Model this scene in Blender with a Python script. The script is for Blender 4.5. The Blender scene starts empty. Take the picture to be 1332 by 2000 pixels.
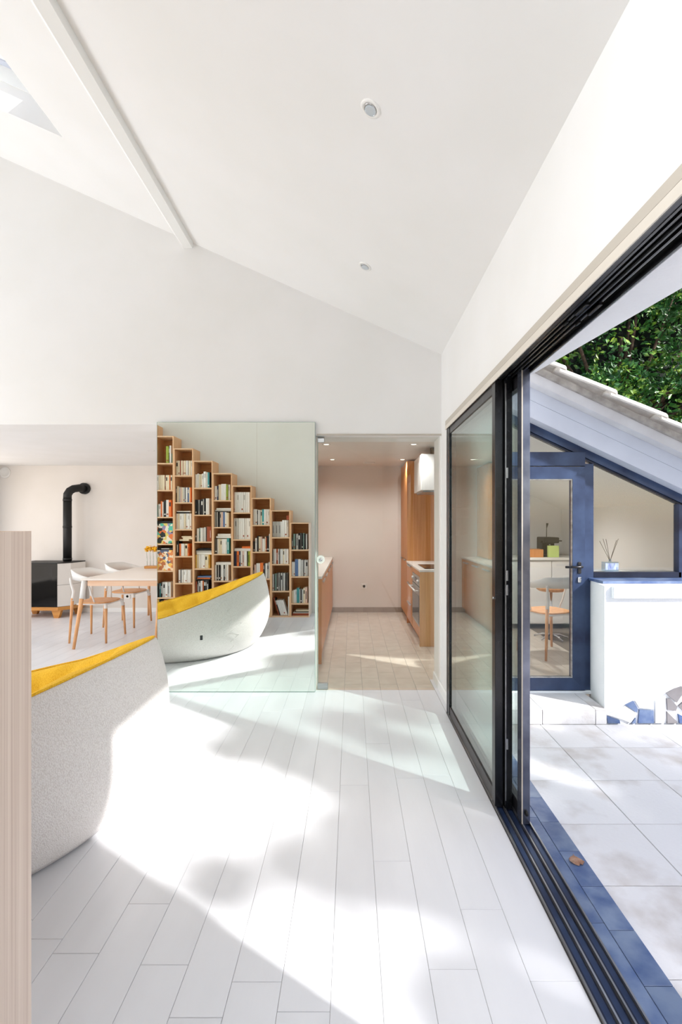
import bpy, bmesh, math, random
from mathutils import Vector, Matrix

random.seed(7)
sc = bpy.context.scene
COL = sc.collection
R = math.radians

# ------------------------------------------------------------------ camera
F = 930.0            # focal length in pixels of the 1332 x 2000 frame
H = 1.40             # eye height
VX, VY = 687.0, 1022.0
cam = bpy.data.cameras.new('camera')
co = bpy.data.objects.new('camera', cam)
COL.objects.link(co)
co.location = (0, 0, H)
co.rotation_euler = (R(90), 0, 0)
cam.sensor_fit = 'VERTICAL'
cam.sensor_height = 36.0
cam.lens = 36.0 * F / 2000.0
cam.shift_x = (666.0 - VX) / 2000.0
cam.shift_y = (VY - 1000.0) / 2000.0
cam.clip_start = 0.02
cam.clip_end = 200
sc.camera = co

# ------------------------------------------------------------------ world, sun, exposure
world = bpy.data.worlds.new('sky')
sc.world = world
world.use_nodes = True
wn = world.node_tree
wn.nodes.clear()
sky = wn.nodes.new('ShaderNodeTexSky')
sky.sky_type = 'NISHITA'
sky.sun_disc = False
sky.sun_elevation = R(38)
sky.sun_rotation = R(124)
sky.dust_density = 2.0
bgn = wn.nodes.new('ShaderNodeBackground')
bgn.inputs['Strength'].default_value = 0.37
wo = wn.nodes.new('ShaderNodeOutputWorld')
wn.links.new(sky.outputs[0], bgn.inputs['Color'])
wn.links.new(bgn.outputs[0], wo.inputs['Surface'])

SUN = Vector((0.828, -0.561, 0.662)).normalized()      # towards the sun
sl = bpy.data.lights.new('sun', 'SUN')
sl.energy = 11.5
sl.angle = R(1.3)
sl.color = (1.0, 0.98, 0.96)
so = bpy.data.objects.new('sun', sl)
COL.objects.link(so)
so.rotation_euler = (-SUN).to_track_quat('-Z', 'Y').to_euler()
so.location = (8, -6, 9)


def area(name, loc, target, sx, sy, power, color=(1, 1, 1)):
    l = bpy.data.lights.new(name, 'AREA')
    l.shape = 'RECTANGLE'
    l.size = sx
    l.size_y = sy
    l.energy = power
    l.color = color
    o = bpy.data.objects.new(name, l)
    COL.objects.link(o)
    o.location = loc
    o.rotation_euler = (Vector(target) - Vector(loc)).to_track_quat('-Z', 'Y').to_euler()
    return o


area('fill_light_living', (-5.6, 2.2, 1.7), (0, 2.4, 1.8), 2.8, 2.2, 192, (0.955, 0.975, 1.0))  # unseen fill lamp added at the left wall to brighten the living room
area('fill_light_dining', (-5.6, 5.9, 1.25), (0, 5.9, 1.1), 2.2, 1.8, 60, (1.0, 0.91, 0.82))  # warm fill added out of view to lift the dining room
area('fill_light_overhead', (-0.75, 0.05, 3.22), (-1.0, 1.0, 1.2), 1.1, 0.8, 105, (0.95, 0.975, 1.0))  # overhead fill added just below the closed ceiling, no roof opening above it

sc.view_settings.view_transform = 'Standard'
sc.view_settings.look = 'None'
sc.view_settings.gamma = 1.0
sc.view_settings.use_curve_mapping = False
sc.view_settings.exposure = -0.65
sc.cycles.diffuse_bounces = 7
sc.cycles.max_bounces = 16
sc.cycles.transparent_max_bounces = 24
sc.cycles.sample_clamp_indirect = 6.0

# ------------------------------------------------------------------ materials


def lin(c):
    return tuple(((v / 255.0) / 12.92 if v / 255.0 <= 0.04045 else ((v / 255.0 + 0.055) / 1.055) ** 2.4) for v in c)


def principled(name, col, rough=0.6, metal=0.0, spec=None):
    m = bpy.data.materials.new(name)
    m.use_nodes = True
    b = m.node_tree.nodes['Principled BSDF']
    b.inputs['Base Color'].default_value = (*lin(col), 1)
    b.inputs['Roughness'].default_value = rough
    b.inputs['Metallic'].default_value = metal
    if spec is not None:
        b.inputs['Specular IOR Level'].default_value = spec
    return m


def N(m, t, **kw):
    n = m.node_tree.nodes.new(t)
    for k, v in kw.items():
        setattr(n, k, v)
    return n


def noisy(name, col, col2, scale=8, rough=0.6, bump=0.0, stretch=(1, 1, 1), detail=4, metal=0.0, bscale=None,
          per_object=0.0, lo=0.35, hi=0.65):
    """principled with a noise mix of two colours, stretched for grain, with optional bump"""
    m = principled(name, col, rough, metal)
    nt = m.node_tree
    b = nt.nodes['Principled BSDF']
    tc = N(m, 'ShaderNodeTexCoord')
    mp = N(m, 'ShaderNodeMapping')
    mp.inputs['Scale'].default_value = stretch
    nz = N(m, 'ShaderNodeTexNoise')
    nz.inputs['Scale'].default_value = scale
    nz.inputs['Detail'].default_value = detail
    rp = N(m, 'ShaderNodeValToRGB')
    rp.color_ramp.elements[0].position = lo
    rp.color_ramp.elements[1].position = hi
    rp.color_ramp.elements[0].color = (*lin(col), 1)
    rp.color_ramp.elements[1].color = (*lin(col2), 1)
    nt.links.new(tc.outputs['Object'], mp.inputs['Vector'])
    if per_object:
        oi = N(m, 'ShaderNodeObjectInfo')
        va = N(m, 'ShaderNodeVectorMath', operation='SCALE')
        cb = N(m, 'ShaderNodeCombineXYZ')
        nt.links.new(oi.outputs['Random'], cb.inputs[0])
        nt.links.new(oi.outputs['Random'], cb.inputs[1])
        nt.links.new(oi.outputs['Random'], cb.inputs[2])
        va.inputs['Scale'].default_value = 40
        nt.links.new(cb.outputs[0], va.inputs[0])
        ad = N(m, 'ShaderNodeVectorMath', operation='ADD')
        nt.links.new(mp.outputs[0], ad.inputs[0])
        nt.links.new(va.outputs[0], ad.inputs[1])
        nt.links.new(ad.outputs[0], nz.inputs['Vector'])
        mr = N(m, 'ShaderNodeMapRange')
        mr.inputs[3].default_value = 1 - per_object
        mr.inputs[4].default_value = 1 + per_object
        nt.links.new(oi.outputs['Random'], mr.inputs[0])
        hs = N(m, 'ShaderNodeHueSaturation')
        nt.links.new(mr.outputs[0], hs.inputs['Value'])
        nt.links.new(rp.outputs[0], hs.inputs['Color'])
        nt.links.new(hs.outputs[0], b.inputs['Base Color'])
    else:
        nt.links.new(mp.outputs[0], nz.inputs['Vector'])
        nt.links.new(rp.outputs[0], b.inputs['Base Color'])
    nt.links.new(nz.outputs['Fac'], rp.inputs['Fac'])
    if bump:
        bn = N(m, 'ShaderNodeBump')
        bn.inputs['Strength'].default_value = bump
        bn.inputs['Distance'].default_value = 0.004
        if bscale:
            n2 = N(m, 'ShaderNodeTexNoise')
            n2.inputs['Scale'].default_value = bscale
            nt.links.new(mp.outputs[0], n2.inputs['Vector'])
            nt.links.new(n2.outputs['Fac'], bn.inputs['Height'])
        else:
            nt.links.new(nz.outputs['Fac'], bn.inputs['Height'])
        nt.links.new(bn.outputs[0], b.inputs['Normal'])
    return m


def glass(name, tint, refl=1.5, rough=0.0):
    m = bpy.data.materials.new(name)
    m.use_nodes = True
    nt = m.node_tree
    nt.nodes.clear()
    o = N(m, 'ShaderNodeOutputMaterial')
    t = N(m, 'ShaderNodeBsdfTransparent')
    t.inputs[0].default_value = (*tint, 1)
    g = N(m, 'ShaderNodeBsdfGlossy')
    g.inputs['Roughness'].default_value = rough
    g.inputs['Color'].default_value = (0.95, 1, 0.98, 1)
    f = N(m, 'ShaderNodeFresnel')
    f.inputs['IOR'].default_value = refl
    mx = N(m, 'ShaderNodeMixShader')
    ge = N(m, 'ShaderNodeNewGeometry')
    fm = N(m, 'ShaderNodeMath', operation='SUBTRACT')
    fm.inputs[0].default_value = 1.0
    nt.links.new(ge.outputs['Backfacing'], fm.inputs[1])
    f2 = N(m, 'ShaderNodeMath', operation='MULTIPLY')
    nt.links.new(f.outputs[0], f2.inputs[0])
    nt.links.new(fm.outputs[0], f2.inputs[1])
    f3 = N(m, 'ShaderNodeMath', operation='MULTIPLY')
    f3.use_clamp = True
    f3.inputs[1].default_value = 1.6
    nt.links.new(f2.outputs[0], f3.inputs[0])
    nt.links.new(f3.outputs[0], mx.inputs[0])
    nt.links.new(t.outputs[0], mx.inputs[1])
    nt.links.new(g.outputs[0], mx.inputs[2])
    nt.links.new(mx.outputs[0], o.inputs['Surface'])
    return m


def emit(name, col, s):
    m = bpy.data.materials.new(name)
    m.use_nodes = True
    b = m.node_tree.nodes['Principled BSDF']
    b.inputs['Base Color'].default_value = (*lin(col), 1)
    b.inputs['Emission Color'].default_value = (*lin(col), 1)
    b.inputs['Emission Strength'].default_value = s
    return m


M = {}
M['wall'] = noisy('wall_paint', (233, 232, 231), (230, 229, 227), 2.2, 0.75, 0.04, bscale=160)
M['wall_warm'] = noisy('warm_wall_paint', (228, 222, 216), (224, 218, 211), 2, 0.75, 0.04, bscale=160)
M['stairwall'] = noisy('panel_paint', (226, 226, 221), (222, 222, 216), 2, 0.6)
M['ceiling'] = noisy('ceiling_paint', (237, 236, 235), (234, 233, 231), 2, 0.8)
M['white_trim'] = principled('white_trim', (242, 242, 240), 0.4)
M['cream_trim'] = principled('cream_trim', (186, 178, 166), 0.45)
M['pale_trim'] = principled('pale_trim', (212, 204, 192), 0.4)
M['silver_stile'] = noisy('worn_anodised_stile', (118, 122, 136), (84, 88, 104), 9, 0.24, metal=0.75)
M['board'] = noisy('painted_floor_board', (224, 225, 229), (218, 219, 223), 5, 0.32, 0.10, (1, 0.25, 1), per_object=0.012, bscale=40)
M['gap'] = principled('floor_gap', (176, 172, 168), 0.9)
M['tile'] = noisy('kitchen_tile', (205, 194, 180), (194, 182, 167), 9, 0.35, 0.05, per_object=0.02)
M['grout'] = principled('grout', (122, 110, 98), 0.9)
M['skirt'] = noisy('grey_skirting_tile', (166, 152, 140), (158, 143, 131), 7, 0.5, per_object=0.02)
M['mirror'] = principled('mirror_silver', (238, 243, 238), 0.0, 1.0)
M['glass_edge'] = principled('green_glass_edge', (120, 150, 140), 0.15)
M['glass'] = glass('clear_glass', (0.965, 0.98, 0.972))
M['glass_green'] = glass('green_glass', (0.935, 0.955, 0.947), 1.5)
M['glass_thin'] = glass('thin_glass', (0.96, 0.97, 0.965), 1.4)
M['black_metal'] = noisy('black_lacquered_metal', (22, 22, 24), (34, 34, 37), 30, 0.22, metal=0.3)
M['dark_metal'] = noisy('dark_grey_metal', (44, 44, 48), (62, 62, 66), 20, 0.3, metal=0.6)
M['alu'] = noisy('worn_aluminium', (190, 190, 192), (150, 148, 146), 25, 0.3, metal=0.9, stretch=(1, 0.1, 1))
M['navy'] = noisy('dusty_navy_metal', (26, 38, 68), (62, 80, 114), 3.5, 0.32, 0.05, metal=0.2)
M['navy_dark'] = noisy('dark_navy_metal', (22, 28, 46), (36, 44, 66), 6, 0.3, metal=0.3)
M['chrome'] = principled('chrome', (215, 215, 218), 0.12, 1.0)
M['steel'] = noisy('brushed_steel', (186, 186, 186), (170, 170, 170), 60, 0.3, metal=0.9, stretch=(0.1, 0.1, 4))
M['slate'] = noisy('blue_slate', (62, 84, 128), (112, 128, 156), 9, 0.30, 0.25, per_object=0.10)
M['patio'] = noisy('patio_tile', (214, 213, 216), (172, 162, 156), 5, 0.75, 0.5, per_object=0.02, detail=12, bscale=60, lo=0.50, hi=0.86)
M['patio_joint'] = principled('patio_joint', (138, 130, 124), 0.95)
M['render_white'] = noisy('white_render', (238, 240, 244), (230, 233, 238), 3, 0.85, 0.5, bscale=90)
M['rake_board'] = noisy('painted_rake_board', (196, 202, 216), (188, 194, 208), 3, 0.7, 0.1)
M['barge'] = noisy('grey_barge_board', (206, 207, 212), (194, 194, 198), 5, 0.7)
M['roof_tile'] = noisy('roof_tile', (236, 232, 228), (206, 200, 194), 7, 0.85, 0.6, per_object=0.05)
M['mortar'] = noisy('mortar', (176, 172, 168), (140, 136, 132), 12, 0.95, 0.6)
M['shelf'] = noisy('pale_plywood', (230, 188, 148), (220, 172, 128), 5, 0.5, 0.04, (9, 9, 0.5), per_object=0.01)
M['shelf_edge'] = noisy('shelf_edge', (226, 190, 154), (216, 176, 138), 5, 0.5, stretch=(1, 9, 9))
M['shelf_back'] = noisy('shelf_back', (216, 158, 98), (202, 140, 80), 5, 0.55, stretch=(0.8, 8, 8))
M['side_ply'] = noisy('striped_ply_side', (240, 220, 203), (214, 188, 170), 3.0, 0.5, 0.08, (75, 75, 0.35), detail=6, lo=0.3, hi=0.7)
M['bamboo'] = noisy('caramel_bamboo', (214, 152, 92), (196, 128, 68), 3.2, 0.4, 0.03, (22, 22, 0.4), detail=5, per_object=0.02)
M['bamboo_light'] = noisy('light_bamboo', (226, 180, 128), (212, 160, 106), 3.2, 0.4, 0.03, (22, 22, 0.4), detail=5)
M['worktop'] = principled('white_worktop', (236, 234, 228), 0.25)
M['black_glass'] = principled('black_glass', (12, 11, 11), 0.08, spec=0.25)
M['white_lacq'] = principled('white_lacquer', (238, 237, 234), 0.25)
M['stove_white'] = principled('white_enamel', (230, 227, 222), 0.3)
M['matt_black'] = principled('matt_black', (12, 12, 12), 0.55)
M['wood_base'] = noisy('honey_wood', (206, 146, 72), (188, 124, 54), 4, 0.45, stretch=(1, 1, 6))
M['chair_wood'] = noisy('beech', (228, 172, 120), (214, 152, 98), 6, 0.45, 0.03, (4, 4, 0.5))
M['chair_white'] = principled('white_painted_steel', (232, 230, 226), 0.35)
M['table_top'] = principled('white_table_top', (234, 224, 214), 0.3)
M['apron'] = noisy('pale_beech', (234, 198, 168), (226, 184, 150), 5, 0.5, stretch=(0.5, 6, 6))
M['plastic_white'] = principled('white_plastic', (234, 232, 228), 0.4)
M['grey_in'] = principled('lamp_glass', (196, 204, 210), 0.15)
M['lamp_on'] = emit('lamp_on', (255, 246, 230), 7.0)
M['yellow_flower'] = noisy('yellow_petal', (250, 206, 40), (240, 178, 20), 30, 0.6)
M['stem'] = principled('stem', (110, 140, 70), 0.6)
M['leaf_dead'] = noisy('dry_leaf', (214, 180, 158), (176, 132, 108), 30, 0.8, 0.3)
M['bark'] = noisy('bark', (96, 76, 60), (60, 46, 36), 12, 0.9, 0.8, (4, 4, 0.6))
M['gravel'] = noisy('ground', (150, 146, 140), (120, 114, 106), 20, 0.95)
M['rubber'] = principled('black_rubber', (18, 18, 18), 0.7)
M['pages'] = principled('pages', (232, 222, 200), 0.8)
M['card_green'] = principled('pale_green_card', (196, 216, 130), 0.6)
M['blue_label'] = noisy('printed_blue_label', (96, 110, 190), (206, 218, 236), 60, 0.4, stretch=(1, 1, 0.25))
M['blueish_glass'] = glass('bluish_bottle_glass', (0.72, 0.82, 0.93), 1.45)
M['reed'] = principled('dark_reed', (70, 56, 48), 0.8)
M['dark_duct'] = principled('brass_duct', (120, 96, 60), 0.35, 0.7)


def fabric(name, c1, c2, scale, bump):
    m = principled(name, c1, 0.95, spec=0.15)
    nt = m.node_tree
    b = nt.nodes['Principled BSDF']
    tc = N(m, 'ShaderNodeTexCoord')
    mp = N(m, 'ShaderNodeMapping')
    mp.inputs['Scale'].default_value = (1, 1, 0.55)
    v = N(m, 'ShaderNodeTexVoronoi')
    v.inputs['Scale'].default_value = scale
    rp = N(m, 'ShaderNodeValToRGB')
    rp.color_ramp.elements[0].color = (*lin(c1), 1)
    rp.color_ramp.elements[1].color = (*lin(c2), 1)
    rp.color_ramp.elements[0].position = 0.25
    rp.color_ramp.elements[1].position = 0.75
    bn = N(m, 'ShaderNodeBump')
    bn.invert = True
    bn.inputs['Strength'].default_value = bump
    bn.inputs['Distance'].default_value = 0.004
    L = nt.links.new
    L(tc.outputs['Object'], mp.inputs[0])
    L(mp.outputs[0], v.inputs['Vector'])
    L(v.outputs['Distance'], rp.inputs[0])
    L(rp.outputs[0], b.inputs['Base Color'])
    L(v.outputs['Distance'], bn.inputs['Height'])
    L(bn.outputs[0], b.inputs['Normal'])
    return m


M['knit'] = fabric('grey_knit', (234, 231, 230), (216, 211, 209), 260, 0.5)
M['yellow'] = fabric('yellow_wool', (240, 194, 62), (224, 170, 44), 160, 0.4)


def leafmat(name, c1, c2, c3):
    m = principled(name, c1, 0.4)
    nt = m.node_tree
    b = nt.nodes['Principled BSDF']
    tc = N(m, 'ShaderNodeTexCoord')
    nz = N(m, 'ShaderNodeTexNoise')
    nz.inputs['Scale'].default_value = 3.5
    nz.inputs['Detail'].default_value = 8
    rp = N(m, 'ShaderNodeValToRGB')
    e = rp.color_ramp.elements
    e[0].position = 0.32
    e[0].color = (*lin(c1), 1)
    e[1].position = 0.70
    e[1].color = (*lin(c3), 1)
    x = e.new(0.52)
    x.color = (*lin(c2), 1)
    nt.links.new(tc.outputs['Object'], nz.inputs['Vector'])
    nt.links.new(nz.outputs['Fac'], rp.inputs[0])
    nt.links.new(rp.outputs[0], b.inputs['Base Color'])
    return m


M['leaf'] = leafmat('evergreen_leaf', (28, 62, 34), (58, 112, 48), (150, 178, 62))
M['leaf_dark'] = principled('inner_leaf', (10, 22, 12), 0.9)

# ------------------------------------------------------------------ mesh helpers


def bb(bm, x0, x1, y0, y1, z0, z1, mi=0, bev=0.0, seg=1):
    vs = [bm.verts.new(p) for p in ((x0, y0, z0), (x1, y0, z0), (x1, y1, z0), (x0, y1, z0),
                                    (x0, y0, z1), (x1, y0, z1), (x1, y1, z1), (x0, y1, z1))]
    fs = [bm.faces.new([vs[i] for i in q]) for q in ((0, 3, 2, 1), (4, 5, 6, 7), (0, 1, 5, 4), (1, 2, 6, 5), (2, 3, 7, 6), (3, 0, 4, 7))]
    for f in fs:
        f.material_index = mi
    if bev:
        es = list({e for f in fs for e in f.edges})
        bmesh.ops.bevel(bm, geom=es, offset=bev, segments=seg, affect='EDGES', profile=0.6)
    return bm


def prism(bm, pts, axis, a0, a1, mi=0):
    """extrude a polygon. axis 'z': pts are (x,y); 'y': pts are (x,z); 'x': pts are (y,z)"""
    def P(p, a):
        return {'z': (p[0], p[1], a), 'y': (p[0], a, p[1]), 'x': (a, p[0], p[1])}[axis]
    lo = [bm.verts.new(P(p, a0)) for p in pts]
    hi = [bm.verts.new(P(p, a1)) for p in pts]
    n = len(pts)
    fs = [bm.faces.new(lo[::-1]), bm.faces.new(hi)]
    for i in range(n):
        fs.append(bm.faces.new((lo[i], lo[(i + 1) % n], hi[(i + 1) % n], hi[i])))
    for f in fs:
        f.material_index = mi
    bmesh.ops.recalc_face_normals(bm, faces=fs)
    return bm


def tube(bm, pts, rad, seg=10, mi=0, cap=True):
    pts = [Vector(p) for p in pts]
    if not isinstance(rad, (list, tuple)):
        rad = [rad] * len(pts)
    rings = []
    up = None
    for i, p in enumerate(pts):
        if i == 0:
            d = pts[1] - pts[0]
        elif i == len(pts) - 1:
            d = pts[-1] - pts[-2]
        else:
            d = (pts[i + 1] - pts[i]).normalized() + (pts[i] - pts[i - 1]).normalized()
        d.normalize()
        if up is None:
            up = Vector((0, 0, 1)) if abs(d.z) < 0.9 else Vector((1, 0, 0))
        s = d.cross(up)
        if s.length < 1e-4:
            s = d.cross(Vector((0.3, 1, 0.2)))
        s.normalize()
        up = s.cross(d).normalized()
        rings.append([bm.verts.new(p + (s * math.cos(2 * math.pi * k / seg) + up * math.sin(2 * math.pi * k / seg)) * rad[i]) for k in range(seg)])
    fs = []
    for a, b in zip(rings, rings[1:]):
        for k in range(seg):
            fs.append(bm.faces.new((a[k], a[(k + 1) % seg], b[(k + 1) % seg], b[k])))
    for f in fs:
        f.smooth = True
    if cap:
        fs.append(bm.faces.new(rings[0][::-1]))
        fs.append(bm.faces.new(rings[-1]))
    for f in fs:
        f.material_index = mi
    bmesh.ops.recalc_face_normals(bm, faces=fs)
    return bm


def lathe(bm, prof, cx=0, cy=0, cz=0, seg=24, mi=0, smooth=True):
    rings = []
    for r, z in prof:
        rings.append([bm.verts.new((cx + max(r, 1e-5) * math.cos(2 * math.pi * k / seg), cy + max(r, 1e-5) * math.sin(2 * math.pi * k / seg), cz + z)) for k in range(seg)])
    fs = []
    for a, b in zip(rings, rings[1:]):
        for k in range(seg):
            fs.append(bm.faces.new((a[k], a[(k + 1) % seg], b[(k + 1) % seg], b[k])))
    for f in fs:
        f.smooth = smooth
        f.material_index = mi
    e = bm.faces.new(rings[0][::-1])
    e.material_index = mi
    e = bm.faces.new(rings[-1])
    e.material_index = mi
    return bm


def new():
    return bmesh.new()


def wloc(o):
    v = Vector((0, 0, 0))
    while o is not None:
        v += o.location
        o = o.parent
    return v


def obj(name, bm, mats, parent=None, local=False, keep=False):
    """link the bmesh as one mesh object. world coordinates unless local"""
    me = bpy.data.meshes.new(name)
    if local or keep:
        base = Vector((0, 0, 0))
    else:
        xs = [v.co for v in bm.verts]
        base = Vector(((min(v.x for v in xs) + max(v.x for v in xs)) / 2, (min(v.y for v in xs) + max(v.y for v in xs)) / 2, min(v.z for v in xs)))
        bmesh.ops.translate(bm, verts=bm.verts, vec=-base)
    bm.to_mesh(me)
    bm.free()
    for m in (mats if isinstance(mats, (list, tuple)) else [mats]):
        me.materials.append(M[m] if isinstance(m, str) else m)
    o = bpy.data.objects.new(name, me)
    COL.objects.link(o)
    if parent is not None:
        o.parent = parent
        o.location = base if local else base - wloc(parent)
    else:
        o.location = base
    return o


def tag(o, label, cat, group=None, kind=None):
    o['label'] = label
    o['category'] = cat
    if group:
        o['group'] = group
    if kind:
        o['kind'] = kind
    return o


def thing(name, label, cat, loc, rz=0, group=None):
    o = bpy.data.objects.new(name, None)
    o.empty_display_size = 0.1
    COL.objects.link(o)
    o.location = loc
    o.rotation_euler = (0, 0, rz)
    return tag(o, label, cat, group)


def struct(name, bm, mats, parent=None, label=None):
    o = obj(name, bm, mats, parent)
    if parent is None:
        o['kind'] = 'structure'
        if label:
            o['label'] = label
    return o


def sempty(name, loc, label):
    o = bpy.data.objects.new(name, None)
    COL.objects.link(o)
    o.location = loc
    o['kind'] = 'structure'
    o['label'] = label
    return o


def box(name, x0, x1, y0, y1, z0, z1, mat, parent=None, bev=0.0, seg=1):
    return obj(name, bb(new(), x0, x1, y0, y1, z0, z1, 0, bev, seg), mat, parent)


def copy_tree(o, parent=None):
    c = o.copy()
    COL.objects.link(c)
    if parent is not None:
        c.parent = parent
    for ch in list(o.children):
        copy_tree(ch, c)
    return c


# ------------------------------------------------------------------ key dimensions
D = 3.945            # front of the mirror wall
XR = 0.745           # inner face of the right wall
XO = 0.86            # outer face of the right wall
YB = 7.5             # back wall of kitchen and dining room
XL = -5.8


def ceil_z(x):
    return 3.136 - 0.4486 * x if x > -3.4 else 3.136 + 0.4486 * 3.4 - 0.4486 * (-3.4 - x)


# ------------------------------------------------------------------ right wall with sliding door opening
bm = new()
bb(bm, XR, XO, -3.5, 0.762, -0.02, 2.95)
bb(bm, XR, XO, 0.762, 3.52, 2.13, 2.95)
bb(bm, XR, XO, 3.52, 4.27, -0.02, 2.95)
struct('wall_right', bm, 'wall')

# ------------------------------------------------------------------ far wall
bm = new()
prism(bm, [(XL, 2.22), (-1.61, 2.22), (-1.61, ceil_z(-1.61) + .15), (-3.4, ceil_z(-3.4) + .15), (XL, ceil_z(XL) + .15)], 'y', 3.957, 4.27)
prism(bm, [(-1.61, -.02), (-0.30, -.02), (-0.30, ceil_z(-.3) + .15), (-1.61, ceil_z(-1.61) + .15)], 'y', 3.957, 4.27)
prism(bm, [(-0.30, 2.13), (XR, 2.13), (XR, ceil_z(XR) + .15), (-0.30, ceil_z(-.3) + .15)], 'y', 3.957, 4.27)
struct('wall_far', bm, 'wall')

# other shell walls
struct('wall_back', bb(new(), XL - .1, 3.1, YB, YB + .15, -.02, 2.6), 'wall_warm')
bm = new()
bb(bm, XL - .12, XL, -3.5, YB, -.02, 0.35)
bb(bm, XL - .12, XL, -3.5, YB, 2.0 + .85, 5.0)
bb(bm, XL - .12, XL, -3.5, .7, .35, 2.85)
bb(bm, XL - .12, XL, 3.7, 4.7, .35, 2.85)
bb(bm, XL - .12, XL, 7.2, YB, .35, 2.85)
bb(bm, XL - .12, XL, 4.7, 7.2, 2.25, 2.85)
struct('wall_left', bm, 'wall')
struct('wall_rear', bb(new(), XL, XO, -3.6, -3.5, -.02, 4.9), 'wall')
bm = new()
prism(bm, [(XL, -.02), (-.50, -.02), (-.50, ceil_z(-.5) + .1), (-3.4, ceil_z(-3.4) + .1), (XL, ceil_z(XL) + .1)], 'y', .49, .588)
ws = struct('wall_stair', bm, 'stairwall')
box('panel_joint', -1.452, -1.449, .5881, .5888, 0.0, 3.6, 'cream_trim', ws)
struct('wall_partition', bb(new(), -1.0, -.9, 4.27, YB, -.02, 2.6), 'wall_warm')

# ------------------------------------------------------------------ ceiling (sloping, with roof-window opening)
HX0, HX1, HY0, HY1 = -2.80, -1.959, 1.75, 3.225


def slab(bm, x0, x1, y0, y1, th=.2):
    prism(bm, [(x0, ceil_z(x0)), (x1, ceil_z(x1)), (x1, ceil_z(x1) + th), (x0, ceil_z(x0) + th)], 'y', y0, y1)


bm = new()
slab(bm, HX1, XO, -3.5, 4.0)
slab(bm, HX0, HX1, -3.5, HY0)
slab(bm, HX0, HX1, HY1, 4.0)
slab(bm, -3.4, HX0, -3.5, 4.0)
prism(bm, [(XL - .1, ceil_z(XL)), (-3.4, ceil_z(-3.401)), (-3.4, ceil_z(-3.401) + .2), (XL - .1, ceil_z(XL) + .2)], 'y', -3.5, 4.0)
struct('ceiling', bm, 'ceiling')
bm = new()
prism(bm, [(4.271, 2.222), (YB, 2.31), (YB, 2.45), (4.271, 2.40)], 'x', XL, -1.0)
struct('ceiling_dining', bm, 'wall')
struct('ceiling_kitchen', bb(new(), -1.0, 1.0, 4.27, YB, 2.30, 2.42), 'wall_warm')

# ceiling beam
bm = new()
prism(bm, [(-1.472, 3.795), (-1.396, 3.685), (-1.324, 3.685), (-1.311, 3.735), (-1.311, 3.85), (-1.472, 3.9)], 'y', -3.5, 3.957)
o = struct('beam', bm, 'white_trim', label='white painted beam running up the sloping ceiling')

# roof window
rw = sempty('window_3', (-2.38, 2.5, 4.3), 'roof window high in the sloping ceiling at top left')


def ring_slab(bm, x0, x1, y0, y1, w, off, th):
    for a, b_, c, d in ((x0, x0 + w, y0, y1), (x1 - w, x1, y0, y1), (x0 + w, x1 - w, y0, y0 + w), (x0 + w, x1 - w, y1 - w, y1)):
        prism(bm, [(a, ceil_z(a) + off), (b_, ceil_z(b_) + off), (b_, ceil_z(b_) + off + th), (a, ceil_z(a) + off + th)], 'y', c, d)


bm = new()
ring_slab(bm, HX0 - .02, HX1 + .02, HY0 - .02, HY1 + .02, .025, .195, .16)
obj('window_reveal', bm, 'white_trim', rw)
bm = new()
ring_slab(bm, HX0, HX1, HY0, HY1, .055, .30, .05)
fr = obj('window_frame', bm, 'rake_board', rw)
bm = new()
ring_slab(bm, HX0 + .05, HX1 - .05, HY0 + .05, HY1 - .05, .05, .31, .03)
obj('sash', bm, 'white_trim', fr)
bm = new()
for yy in (2.35,):
    prism(bm, [(HX0 + .05, ceil_z(HX0 + .05) + .31), (HX1 - .05, ceil_z(HX1 - .05) + .31), (HX1 - .05, ceil_z(HX1 - .05) + .34), (HX0 + .05, ceil_z(HX0 + .05) + .34)], 'y', yy, yy + .04)
obj('glazing_bar', bm, 'white_trim', fr)
bm = new()
prism(bm, [(HX0 + .05, ceil_z(HX0 + .05) + .325), (HX1 - .05, ceil_z(HX1 - .05) + .325), (HX1 - .05, ceil_z(HX1 - .05) + .331), (HX0 + .05, ceil_z(HX0 + .05) + .331)], 'y', HY0 + .05, HY1 - .05)
obj('pane', bm, 'glass_thin', rw)


# ------------------------------------------------------------------ floor
fl = struct('floor', bb(new(), XL, .70, -3.5, YB, -.03, -.003), 'gap', label='floor of long white painted boards')
# kitchen side of the floor beyond the right wall line
fk = struct('floor_kitchen', bb(new(), .7005, 3.05, 3.78, YB, -.03, -.003), 'grout', label='tiled floor of the kitchen wing')
CW = 0.152
fixed = {-7: 1.55, -6: 1.752, -5: 1.51, -4: 1.349, 0: 1.973, 1: 1.495, 2: 1.727, -3: 2.504, 3: 2.407}
cache = {}


def plank(name, x0, x1, y0, y1, mat, parent, z1=0.0, z0=-.012, g=.0006):
    key = (name, round(x1 - x0, 4), round(y1 - y0, 4), mat)
    if key not in cache:
        b = new()
        w, l = (x1 - x0) / 2 - g, (y1 - y0) / 2 - g
        bb(b, -w, w, -l, l, z0 - z1, 0, 0, .0011)
        me = bpy.data.meshes.new(name)
        b.to_mesh(me)
        b.free()
        me.materials.append(M[mat])
        cache[key] = me
    o = bpy.data.objects.new(name, cache[key])
    COL.objects.link(o)
    o.parent = parent
    o.location = Vector(((x0 + x1) / 2, (y0 + y1) / 2, z1)) - wloc(parent)
    return o


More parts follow.
